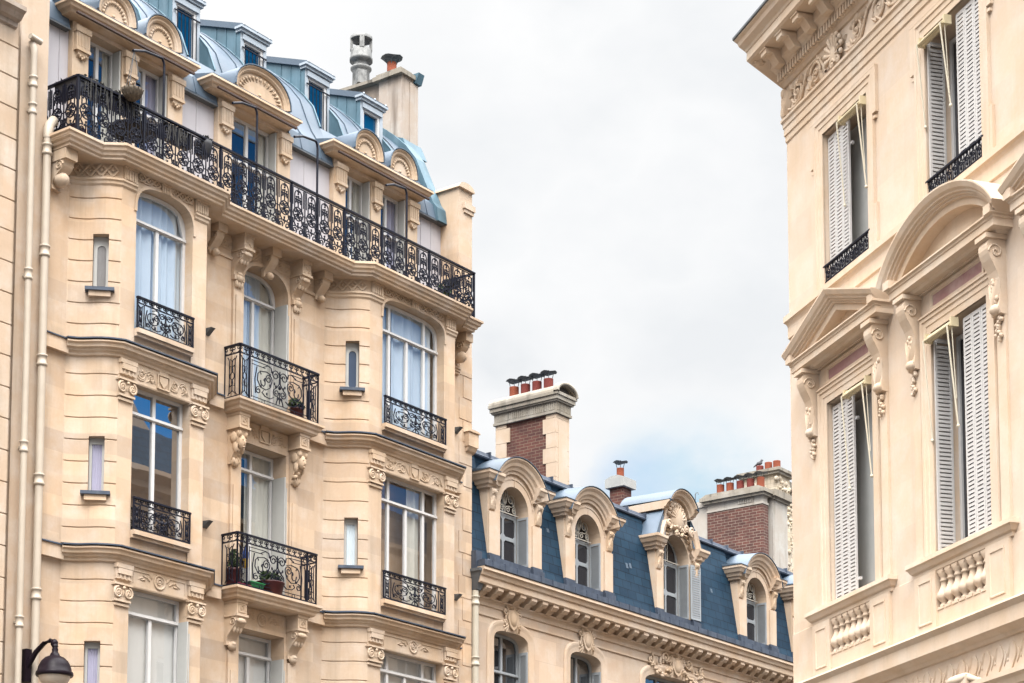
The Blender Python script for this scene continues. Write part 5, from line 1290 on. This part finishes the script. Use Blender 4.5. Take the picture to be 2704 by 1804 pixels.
def r_piano(i):
    c = RC[i]; zt, zb = 11.08, 8.06
    mb = MB(); pth = [(c-RH, zb), (c-RH, zt), (c+RH, zt), (c+RH, zb)]
    mb.sweepz([(0, -.02), (0, .016), (.09, .018), (.10, .03), (.165, .032), (.175, .05), (.225, .052), (.225, -.01)], pth)
    mb.box(c-RH-.225, c+RH+.225, -.01, .07, zt+.226, zt+.25)
    for sg in (-1, 1): a_, b_ = sorted((c+sg*.965, c+sg*1.165)); mb.box(a_, b_, -.01, .035, 8.06, 10.7); mb.box(a_, b_, -.01, .03, 10.7, 11.64)
    su = mb.build('window_surround', 'stoneRo', RB); r_window(i, 8.08, 11.05, su)
    mb = MB(); mb.sweepz([(0, -.01), (0, .03), (-.03, .035), (-.05, .01), (-.05, -.01)], [(c-.68, 11.36), (c-.68, 11.60), (c+.68, 11.60), (c+.68, 11.36), (c-.68, 11.36)], cap=False); mb.build('plaque_frame', 'stoneRo', su)
    mb = MB(); mb.box(c-.62, c+.62, -.01, .012, 11.40, 11.56); mb.build('plaque', 'plaque', su)
    pd = r_pediment(c, i == 1)
    for sg in (-1, 1): r_console(c, sg, pd)
    # sill and balusters
    mb = MB(); sp = [(-.1, 8.09), (.13, 8.09), (.135, 8.03), (.11, 8.01), (.08, 7.96), (.05, 7.94), (.045, 7.89), (-.1, 7.88)]
    mb.sweep(sp, [(c-1.17, -.02), (c-1.17, .0), (c+1.17, .0), (c+1.17, -.02)], cap=False); mb.box(c-1.16, c+1.16, -.25, .03, 7.88, 8.085)
    for sg in (-1, 1):
        a_, b_ = sorted((c+sg*.62, c+sg*1.17)); mb.box(a_, b_, -.02, .07, 7.12, 7.885)
        a2, b2 = a_+.10, b_-.10; mb.sweepz([(0, .069), (0, .082), (-.02, .082), (-.03, .069)], [(a2, 7.22), (a2, 7.80), (b2, 7.80), (b2, 7.22), (a2, 7.22)], cap=False)
    mb.box(c-.62, c+.62, -.3, .04, 7.12, 7.36); bp = mb.build('sill_parapet', 'stoneRo', RB)
    mb = MB(); mb.box(c-.64, c+.64, -.36, -.30, 7.3, 7.9); mb.build('niche_back', 'stoneR', bp)
    n = 7
    for k in range(n):
        u = c-.54+1.08*k/(n-1); z = 7.36
        mb = MB(); mb.box(u-.075, u+.075, -.09, .05, z, z+.035); mb.box(u-.07, u+.07, -.085, .045, 7.845, 7.88)
        mb.lathe(u, -.02, [(q_*1.16, zz_) for q_, zz_ in [(.055, z+.035), (.058, z+.055), (.04, z+.075), (.045, z+.095), (.075, z+.13), (.088, z+.165), (.085, z+.20), (.062, z+.25), (.045, z+.30), (.040, z+.36), (.052, z+.365), (.052, z+.385), (.042, z+.39), (.045, z+.42), (.068, z+.455), (.07, z+.485)]], 14)
        mb.build('baluster', 'stoneRo', bp)
for i in range(3): r_piano(i)
for i in range(3):
    su = r_frame_up(RC[i]); r_window(i, 12.92, 15.12, su); c = RC[i]
    mb = MB(); x0, x1, z, h = c-RH+.02, c+RH-.02, 12.90, .22; w = .0
    mb.box(x0-.06, x1+.06, w-.02, w+.02, z+h, z+h+.025); mb.box(x0, x1, w-.015, w+.015, z-.02, z); n = 9; L_ = (x1-x0)/n
    for k in range(n):
        q = x0+L_*(k+.5); curves(mb, [[(q-L_*.36, z), (q-L_*.36, z+h*.5)]+arc(q, z+h*.5, L_*.36, 180, 0, 6)+[(q+L_*.36, z)], arc(q, z+h*.5, L_*.16, 0, 360, 7), [(q-L_*.5, z+h*.6), (q-L_*.5, z+h)], arc(q, z+h*.89, h*.09, 0, 360, 6)], w, .0085)
        mb.ball(q, w, z+h*.25, .02, .015, .035, 6, 4)
    mb.build('window_guard', 'iron', su)
mb = MB(); mb.prism_wz([(.1, 17.34), (-.9, 17.8), (-1.7, 20.0), (-5, 21.2), (-15, 21.2), (-15, 17.34)], .9, 12); 
mb.push(SIDE[0], SIDE[1], 0, sa); mb.prism_wz([(.1, 17.345), (-.9, 17.8), (-1.7, 20.0), (-5, 21.2), (-9, 21.2), (-9, 17.345)], .1, 3.6); mb.pop(); mb.build('roof', 'slate', RB)
# lower building farther along the street, seen only as a reflection in the left-hand windows
aS = math.atan2(FL.u[1], FL.u[0]); cS = FR.world(SIDE[0], SIDE[1], 0); FS = Frame(cS[0]+FL.u[0]*24, cS[1]+FL.u[1]*24, -FL.u[0], -FL.u[1])
SB = thing('street_building', 'plain cream street building with grey mansard, facing the two bay windows across the street', 'building', FS)
hs = [rect(1+2.9*i, 2.2+2.9*i, z0, z0+2.1) for i in range(8) for z0 in (2.2, 5.6, 8.8, 11.7)]
mb = MB(); mb.prism(rect(0, 23.9, 0, 15.1), -.35, 0, hs); mb.box(0, .3, -10, -.36, 0, 15); mb.box(23.6, 23.9, -10, -.36, 0, 15); mb.build('wall', 'stoneN', SB)
mb = MB(); mb.sweep([(0, 15.15), (.5, 15.12), (.5, 15.0), (.3, 14.85), (.28, 14.7), (.1, 14.6), (.0, 14.4)], [(0, 0), (23.9, 0)]); mb.build('cornice', 'stoneM', SB)
mb = MB(); mb.prism_wz([(.3, 15.15), (-.3, 16.3), (-4, 17.0), (-10, 15.15)], 0, 23.9); mb.build('roof', 'slate', SB)
mb = MB(); mb.box(9.5, 11, -1.6, -1.1, 15.5, 17.6); mb.build('chimney', 'render', SB)
for i in range(8):
    for z0 in (2.2, 5.6, 8.8, 11.7): casement(SB, 1+2.9*i, 2.2+2.9*i, z0, z0+2.1, -.2, [1.6+2.9*i], [z0+1.5], .07, None, 'glassm')
# ================================================================== THINGS ON AND BESIDE THE BUILDINGS
def downpipe(label, fr, u, w, z0, z1, r, collars, mat, head=None, cat='downpipe'):
    t = thing('downpipe', label, cat, fr, (u, w, z0)); 
    mb = MB(); mb.lathe(0, 0, [(r, 0), (r, z1-z0)], 14)
    if head == 'bend': mb.tube([(0, 0, z1-z0-.02), (.01, .0, z1-z0+.10), (.05, -.02, z1-z0+.22), (.16, -.06, z1-z0+.36), (.3, -.2, z1-z0+.42)], [r*1.1, r*1.25, r*1.25, r*1.2, r*1.1], 12)
    if head == 'stub': mb.tube([(0, 0, z1-z0-.02), (0, 0, z1-z0+.10), (.0, -.05, z1-z0+.22)], [r, r*1.1, r*1.2], 12); mb.tube([(-.10, .02, z1-z0+.27), (.12, .02, z1-z0+.25)], .05, 10, cap=True)
    mb.build('pipe', mat, t)
    for z in collars:
        mb = MB(); z -= z0; mb.lathe(0, 0, [(r, z-.10), (r*1.32, z-.09), (r*1.34, z-.055), (r*1.12, z-.045), (r*1.12, z+.05), (r*1.34, z+.06), (r*1.34, z+.085), (r, z+.09)], 14); mb.build('collar', mat, t)
        mb = MB(); mb.box(-.02, .02, -w, -r*.8, z-.02, z+.02); mb.build('wall_clip', mat, t)
    return t
downpipe('cream downpipe at the far left, the thinner one farther from the bay window', FL, -.895, .12, 0, 17.6, .054, [17.15, 16.7, 13.97, 11.17, 8.38, 5.6], 'pipe', 'stub')
downpipe('thicker cream downpipe nearest the left bay window, bending away under the balcony corner', FL, -.56, .10, 0, 16.35, .066, [16.15, 14.46, 12.66, 10.72, 8.88, 7.0], 'pipe', 'bend')
t = downpipe('ivory downpipe under a dark funnel where the slate-roofed townhouse meets its taller neighbour', FL, 10.80, .04, 0, 11.05, .07, [10.85, 9.6, 7.0], 'pipew')
mb = MB(); mb.add([(-.12, -.1, 11.42), (.2, -.1, 11.42), (.2, .2, 11.42), (-.12, .2, 11.42), (-.05, -.05, 11.06), (.08, -.05, 11.06), (.08, .08, 11.06), (-.05, .08, 11.06)], [(0, 1, 5, 4), (1, 2, 6, 5), (2, 3, 7, 6), (3, 0, 4, 7), (4, 5, 6, 7)]); mb.box(-.14, .22, -.12, .22, 11.42, 11.48); mb.build('hopper', 'gutter', t)
mb = MB(); mb.box(-.1, .1, -.14, .1, 11.48, 11.86); mb.tube([(.05, .05, 11.6), (.2, .12, 11.62), (.3, .1, 11.7)], .06, 8); mb.build('gutter_outlet', 'lead', t)

# street lamp
t = thing('street_lamp', 'dark plum dome street lamp on a curved bracket between the two downpipes', 'street lamp', FL, (-.72, .0, 7.35))
mb = MB(); mb.box(-.055, .055, 0.01, .16, .10, .62); mb.build('wall_plate', 'lampm', t)
mb = MB(); p = [(0, .12, .34), (.02, .30, .56), (.04, .46, .68), (.06, .58, .71), (.07, .66, .68), (.07, .68, .60)]; mb.tube(p, [.05, .042, .038, .038, .042, .05], 10); mb.ball(.07, .66, .66, .06, .06, .07); mb.build('arm', 'lampm', t)
mb = MB(); mb.lathe(.07, .68, [(.03, .62), (.05, .56), (.045, .52), (.07, .49), (.08, .46), (.15, .43), (.21, .37), (.25, .29), (.262, .22), (.285, .20), (.29, .16), (.28, .14), (.25, .135), (.24, .17), (.2, .28)], 26); mb.build('shade', 'lampm', t)
mb = MB(); mb.lathe(.07, .68, [(.245, .145), (.235, .10), (.20, .04), (.13, -.005), (.06, -.02), (.01, -.022)], 24); mb.build('diffuser', 'lampg', t)

# curved poles behind the long balcony rail
def hook_pole(u, z, h, reach, label):
    t = thing('awning_pole', label, 'pole', FL, (u, .47, 16.40), 'bent black poles rising from the long balcony')
    mb = MB(); mb.tube([(0, 0, 0), (0, 0, h-.12), (-.01, .0, h-.04), (-.06, .01, h+.01), (-.16, .02, h-.005), (-reach*.6, .16, h-.13), (-reach, .3, h-.32)], .022, 8, cap=True); mb.build('bent_tube', 'iron', t)
    mb = MB(); mb.lathe(0, 0, [(.035, 0), (.035, .12), (.022, .13)], 8); mb.build('socket', 'iron', t)
hook_pole(1.60, 0, 2.02, .98, 'bent black pole with the wicker basket hanging from its tip')
hook_pole(3.86, 0, 2.02, .92, 'bent black pole before the left edge of the single arched dormer')
hook_pole(5.46, 0, 2.00, .95, 'bent black pole standing against plain grey cladding between dormers')
hook_pole(8.04, 0, 2.00, .98, 'bent black pole nearest the right end of the long balcony')
# hanging basket
bu, bw, bz = .70, .68, 17.31
t = thing('hanging_basket', 'round wicker basket hanging on thin chains above the balcony rail', 'hanging basket', FL, (bu, bw, bz))
mb = MB(); mb.lathe(0, 0, [(.02, -.02), (.08, .0), (.13, .05), (.17, .12), (.18, .17), (.165, .17), (.14, .10)], 18)
for k in range(14): a_ = 2*PI*k/14; mb.tube([(.03*math.cos(a_), .03*math.sin(a_), -.025), (.135*math.cos(a_+.2), .135*math.sin(a_+.2), .05), (.185*math.cos(a_+.4), .185*math.sin(a_+.4), .17)], .008, 4)
mb.build('bowl', 'basket', t)
mb = MB(); foliage(mb, 0, 0, .17, .13, .13, .04, 60, .04); mb.build('dead_plant', 'planth', t)
mb = MB()
for k in range(3): a_ = 2*PI*k/3+.5; mb.bar((.17*math.cos(a_), .17*math.sin(a_), .17), (-.04, .07, .80), .006)
mb.build('chain', 'gutter', t)
# planters hung inside / outside the rail
def planter(label, u0, u1, w, z, h, d, cat='planter', mat='potk', drip=True, end=False):
    L = u1-u0
    t = thing('planter', label, cat, FL, ((u0+u1)/2, w, z), 'dark planters hooked on the long balcony rail')
    mb = MB(); 
    if end: mb.push(0, 0, 0, 90)
    mb.prism_wz([(-d*.4, 0), (d*.4, 0), (d*.5, h), (-d*.5, h)], -L/2, L/2); mb.box(-L/2-.015, L/2+.015, -d*.53, d*.53, h-.03, h); mb.build('box', mat, t)
    mb = MB()
    if end: mb.push(0, 0, 0, 90)
    foliage(mb, 0, 0, h+.02, L/2, d*.5, .06, int(90*L), .05)
    if drip:
        for k in range(int(46*L)):
            x = rnd.uniform(-L/2, L/2); q = rnd.uniform(.1, .42); y = d*.5+rnd.uniform(.0, .05)
            mb.tube([(x, d*.3, h), (x+rnd.uniform(-.02, .02), y, h-.02), (x+rnd.uniform(-.04, .04), y+.01, h-q)], .006, 3)
    mb.build('plants', 'planth', t)
planter('black planter on the short left end of the long balcony', -.52, .04, .26, 17.12, .24, .2, end=True, drip=False)
planter('long black planter full of dry trailing stems, directly below the wicker basket', .41, 1.00, .43, 17.16, .24, .20)
planter('black trough with dry stems just right of the balcony corner', -.24, .38, .43, 17.17, .24, .20)
planter('dark trough with trailing stems right of the first bent pole', 1.60, 2.24, .43, 17.08, .24, .20)
t = thing('flower_pot', 'round charcoal pot hooked on the balcony rail beside grey cladding', 'flower pot', FL, (2.58, .43, 17.08)); mb = MB(); mb.lathe(0, 0, [(.09, 0), (.13, .05), (.16, .2), (.165, .27), (.14, .27)], 16); mb.build('pot', 'potk', t); mb = MB(); foliage(mb, 0, 0, .30, .14, .14, .07, 70, .05); mb.build('plant', 'planth', t)
t = thing('garden_table', 'round dark table seen through the balcony rail under the basket', 'table', FL, (1.30, .08, 16.40)); mb = MB(); mb.lathe(0, 0, [(.40, .73), (.43, .75), (.43, .78), (.40, .79)], 24); mb.build('tabletop', 'potk', t)
for k in range(3): a_ = 2*PI*k/3; mb = MB(); mb.bar((.3*math.cos(a_), .3*math.sin(a_), 0), (.15*math.cos(a_), .15*math.sin(a_), .74), .016, 6); mb.build('leg', 'iron', t)
t = thing('potted_plant', 'dark leafy plant in a pot behind the right end of the long balcony rail', 'potted plant', FL, (9.50, .22, 16.40)); mb = MB(); pot(mb, 0, 0, 0, .15, .28); mb.build('pot', 'potk', t); mb = MB(); foliage(mb, 0, 0, .42, .20, .2, .2, 150, .07); mb.build('leaves', 'plantg', t)
t = thing('planter', 'small black shelf bracket box hooked inside the right end of the balcony', 'planter', FL, (9.62, .36, 16.98)); mb = MB(); mb.box(-.12, .12, -.12, .1, 0, .12); mb.build('box', 'potk', t); mb = MB(); foliage(mb, 0, 0, .12, .12, .1, .06, 40, .05); mb.build('plants', 'plantg', t)
t = thing('planter', 'oxblood planter on the balcony floor at its left end', 'planter', FL, (-.14, .1, 16.40)); mb = MB(); mb.box(-.14, .14, -.28, .28, 0, .22); mb.build('box', 'potr', t); mb = MB(); foliage(mb, 0, 0, .24, .14, .26, .05, 60, .05); mb.build('plants', 'planth', t)
# upper middle balcony: potted plant
zb = 13.125
t = thing('potted_plant', 'green potted plant at the right end of the upper small balcony', 'potted plant', FL, (5.22, .24, zb)); mb = MB(); pot(mb, 0, 0, 0, .12, .22); mb.build('pot', 'potr', t); mb = MB(); foliage(mb, 0, 0, .29, .20, .10, .10, 150, .05); mb.build('leaves', 'plantg', t)
# lower middle balcony clutter
zb = 9.775
t = thing('flower_trough', 'wide oxblood trough with small plants, in the middle of the lower small balcony', 'planter', FL, (4.62, .20, zb)); mb = MB(); mb.lathe(0, 0, [(.19, 0), (.22, .04), (.255, .20), (.27, .22), (.27, .24), (.23, .24)], 18); mb.build('trough', 'potr', t); mb = MB(); foliage(mb, 0, 0, .34, .24, .15, .12, 160, .055); mb.build('leaves', 'plantg', t)
t = thing('plastic_tray', 'bright green plastic tray on the lower small balcony floor', 'tray', FL, (4.16, .24, zb)); mb = MB(); mb.add([(-.13, -.09, 0), (.13, -.09, 0), (.13, .09, 0), (-.13, .09, 0), (-.17, -.12, .14), (.17, -.12, .14), (.17, .12, .14), (-.17, .12, .14)], [(0, 1, 2, 3), (0, 1, 5, 4), (1, 2, 6, 5), (2, 3, 7, 6), (3, 0, 4, 7)]); mb.box(-.18, .18, -.13, .13, .13, .145); mb.build('tub', 'plg', t)
t = thing('water_bottle', 'blue and yellow plastic bottle hung behind the lower balcony rail', 'bottle', FL, (3.90, .30, zb+.36)); mb = MB(); mb.lathe(0, 0, [(.045, 0), (.05, .02), (.05, .16)], 12); mb.build('base', 'ply', t); mb = MB(); mb.lathe(0, 0, [(.05, .16), (.055, .2), (.055, .28), (.02, .36), (.018, .40)], 12); mb.build('body', 'plb', t)
t = thing('folded_cloth', 'raspberry red folded cloth on the lower small balcony floor', 'cloth', FL, (3.82, .30, zb)); mb = MB(); A = [(-.18+.36*k/12, -.1, .06+.015*math.sin(k*1.3)) for k in range(13)]; mb.strip(A, [(x, .07, .07+.012*math.cos(k)) for k, (x, _, z) in enumerate(A)]); mb.box(-.17, .17, -.09, .065, 0, .055); mb.build('folds', 'magenta', t)
t = thing('potted_plant', 'tall oxblood pot with bushy dark plant in the lower small balcony left corner', 'potted plant', FL, (3.76, .14, zb)); mb = MB(); pot(mb, 0, 0, 0, .12, .34); mb.build('pot', 'potr', t); mb = MB(); foliage(mb, 0.02, 0, .52, .11, .09, .18, 150, .045); mb.build('leaves', 'plantg', t)
# bird
t = thing('bird', 'small grey pigeon perched on the leftmost back chimney pot', 'bird', FL, (32.16, -5.44, 19.655)); t.scale = (.62, .62, .62)
mb = MB().push(0, 0, 0, 90); mb.ball(0, 0, .15, .17, .085, .10, 10, 6); mb.ball(.13, 0, .27, .06, .05, .07, 8, 5); mb.tube([(.05, 0, .18), (.11, 0, .24), (.13, 0, .28)], [.08, .06, .05], 8); mb.ball(.2, 0, .265, .035, .012, .012, 6, 4); mb.tube([(-.1, 0, .13), (-.24, 0, .06), (-.34, 0, .0)], [.06, .04, .02], 6)
for y in (-.03, .03): mb.bar((.0, y, .07), (.01, y, .0), .008)
mb.build('body', 'bird', t)
# roller awnings on the right-hand building
def awning(label, i, side, z, arm):
    c = RC[i]+side*.35; t = thing('roller_awning', label, 'awning', FR, (c, .03, z), 'rolled cream awnings over the shuttered windows')
    L = .33
    mb = MB(); mb.tube([(-L, .02, 0), (L, .02, 0)], .05, 12, cap=True); mb.tube([(-L, .09, -.03), (L, .09, -.03)], .018, 8, cap=True); mb.build('roll', 'cream', t)
    for sg in (-1, 1): MB().box(sg*L-.02, sg*L+.02, -.03, .08, -.05, .07).build('bracket', 'cream', t)
    for sg in (-1, 1):
        mb = MB(); mb.bar((sg*(L-.02), .12, -.03), (sg*L, .0, -arm), .0105); mb.ball(sg*L, .0, -arm, .024); mb.build('arm', 'creamb', t)
    mb = MB(); mb.bar((L-.02, .05, -.05), (L+.01, .02, -1.0), .006); mb.build('crank_rod', 'creamb', t)
awning('rolled cream awning over the upper shuttered window nearest the building corner', 0, 1, 15.02, 1.25)
awning('rolled cream awning over the upper window second from the corner', 1, -1, 15.02, 1.15)
awning('rolled cream awning under the triangular pediment', 0, 1, 10.97, 1.35)
awning('rolled cream awning under the curved pediment', 1, -1, 10.97, 1.35)
# ================================================================== ground, sky, sun, camera
def ground_obj(name, mb, mat):
    o = mb.build(name, mat); o['kind'] = 'structure'; return o
WF = Frame(0, 0, 1, 0)
mb = MB(); mb.add([(-1500, -1500, 0), (1500, -1500, 0), (1500, 1500, 0), (-1500, 1500, 0)], [(0, 1, 2, 3)]); ground_obj('street', mb, 'asphalt')
def on_frame(o, fr): o.location = (fr.o[0], fr.o[1], 0); o.rotation_euler = (0, 0, fr.ang); return o
mb = MB(); mb.box(-60, 60, -.1, 2.3, 0.004, .14); on_frame(ground_obj('pavement', mb, 'pave'), FL)
mb = MB(); mb.prism_uw([(-16, -21.99), (0, 0), (40, 0), (40, 2.2), (-1.1, 2.2), (-17.84, -20.7)], .004, .14); on_frame(ground_obj('pavement', mb, 'pave'), FR)

SUN = Vector((.0, -.62, .80)).normalized()
w = bpy.data.worlds.new('World'); sc.world = w; w.use_nodes = True
nt = w.node_tree; nt.nodes.clear()
out = N(nt, 'ShaderNodeOutputWorld'); b1 = N(nt, 'ShaderNodeBackground'); b2 = N(nt, 'ShaderNodeBackground'); mx = N(nt, 'ShaderNodeMixShader')
sky = N(nt, 'ShaderNodeTexSky', sky_type='NISHITA'); sky.sun_disc = False
sky.sun_elevation = math.asin(SUN.z); sky.sun_rotation = math.atan2(SUN.x, SUN.y)
sky.ozone_density = 2.0
b1.inputs['Strength'].default_value = .21
hs = N(nt, 'ShaderNodeHueSaturation'); hs.inputs['Saturation'].default_value = 1.5; nt.links.new(sky.outputs[0], hs.inputs['Color'])
nt.links.new(hs.outputs[0], b1.inputs[0])
tc = N(nt, 'ShaderNodeTexCoord'); D = tc.outputs['Generated']
def wnoise(scale, det, rough, loc):
    mp = N(nt, 'ShaderNodeMapping'); mp.inputs['Location'].default_value = loc; mp.inputs['Scale'].default_value = (1, 1, 1.5); nt.links.new(D, mp.inputs[0])
    return noise(nt, mp.outputs[0], scale, det, rough)
def math_(op, a, b):
    n = N(nt, 'ShaderNodeMath', operation=op)
    for i, v in enumerate((a, b)):
        if hasattr(v, 'node'): nt.links.new(v, n.inputs[i])
        else: n.inputs[i].default_value = v
    return n.outputs[0]
def spot(d, lo, hi):
    d = Vector(d).normalized(); n = N(nt, 'ShaderNodeVectorMath', operation='DOT_PRODUCT'); nt.links.new(D, n.inputs[0]); n.inputs[1].default_value = d
    m = N(nt, 'ShaderNodeMapRange', interpolation_type='SMOOTHSTEP'); m.inputs[1].default_value = lo; m.inputs[2].default_value = hi; nt.links.new(n.outputs['Value'], m.inputs[0]); return m.outputs[0]
n1 = wnoise(2.6, 7, .55, (3.1, .4, 1.7)); n2 = wnoise(7.5, 5, .5, (.3, 5.2, .9)); n3 = wnoise(9, 6, .55, (7.7, 1.2, 2.4))
# cover: mostly closed cloud, opening to blue low ahead, and on the street side to the right
hole = math_('ADD', math_('MULTIPLY', spot((.07, .96, .265), .9980, .9999), .12), math_('MULTIPLY', spot((1, .14, .25), .950, .988), .75))
cover = math_('SUBTRACT', math_('ADD', n1, .34), hole)
cm = ramp(nt, math_('ADD', cover, math_('MULTIPLY', math_('SUBTRACT', n3, .5), .25)), .34, .66)
shade = ramp(nt, math_('ADD', math_('MULTIPLY', n2, .65), math_('MULTIPLY', n1, .45)), .33, .52)
grey = math_('ADD', math_('MULTIPLY', spot((.10, .92, .40), .972, .999), .55), 0)
shade = math_('SUBTRACT', shade, math_('MULTIPLY', grey, ramp(nt, n2, .35, .62)))
cc = mixc(nt, shade, (.75, .79, .835), (1.06, 1.06, 1.06))
cc = mixc(nt, math_('MULTIPLY', spot((.085, .96, .262), .9984, .9999), ramp(nt, n3, .34, .56, .3, 1.)), cc, (.46, .74, .93))
nt.links.new(cc, b2.inputs[0])
# cloud brightness raised overhead and behind, out of view, to light the facades
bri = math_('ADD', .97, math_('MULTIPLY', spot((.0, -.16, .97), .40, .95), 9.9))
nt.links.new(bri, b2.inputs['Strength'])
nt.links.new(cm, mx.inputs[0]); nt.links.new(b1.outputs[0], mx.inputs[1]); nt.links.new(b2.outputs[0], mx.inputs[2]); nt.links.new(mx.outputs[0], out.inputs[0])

sd = bpy.data.lights.new('sun', 'SUN'); sd.energy = 2.45; sd.angle = R_(18); sd.color = (1, .95, .88)
so = bpy.data.objects.new('sun', sd); COL.objects.link(so); so.rotation_euler = SUN.to_track_quat('Z', 'Y').to_euler(); so.location = (0, -20, 60)

cd = bpy.data.cameras.new('camera'); co = bpy.data.objects.new('camera', cd); COL.objects.link(co); sc.camera = co
co.location = (0, 0, 1.65); co.rotation_euler = (PI/2+math.atan(.106), 0, 0)
cd.sensor_width = 36; cd.lens = 5400/2704*36; cd.shift_y = (2220-902)/2704; cd.clip_start = .1; cd.clip_end = 4000
sc.view_settings.view_transform = 'Standard'; sc.view_settings.look = 'None'; sc.view_settings.exposure = 0
sc.render.engine = 'CYCLES'; sc.cycles.max_bounces = 6; sc.cycles.transparent_max_bounces = 12; sc.cycles.caustics_reflective = False; sc.cycles.caustics_refractive = False
sc.cycles.use_denoising = True
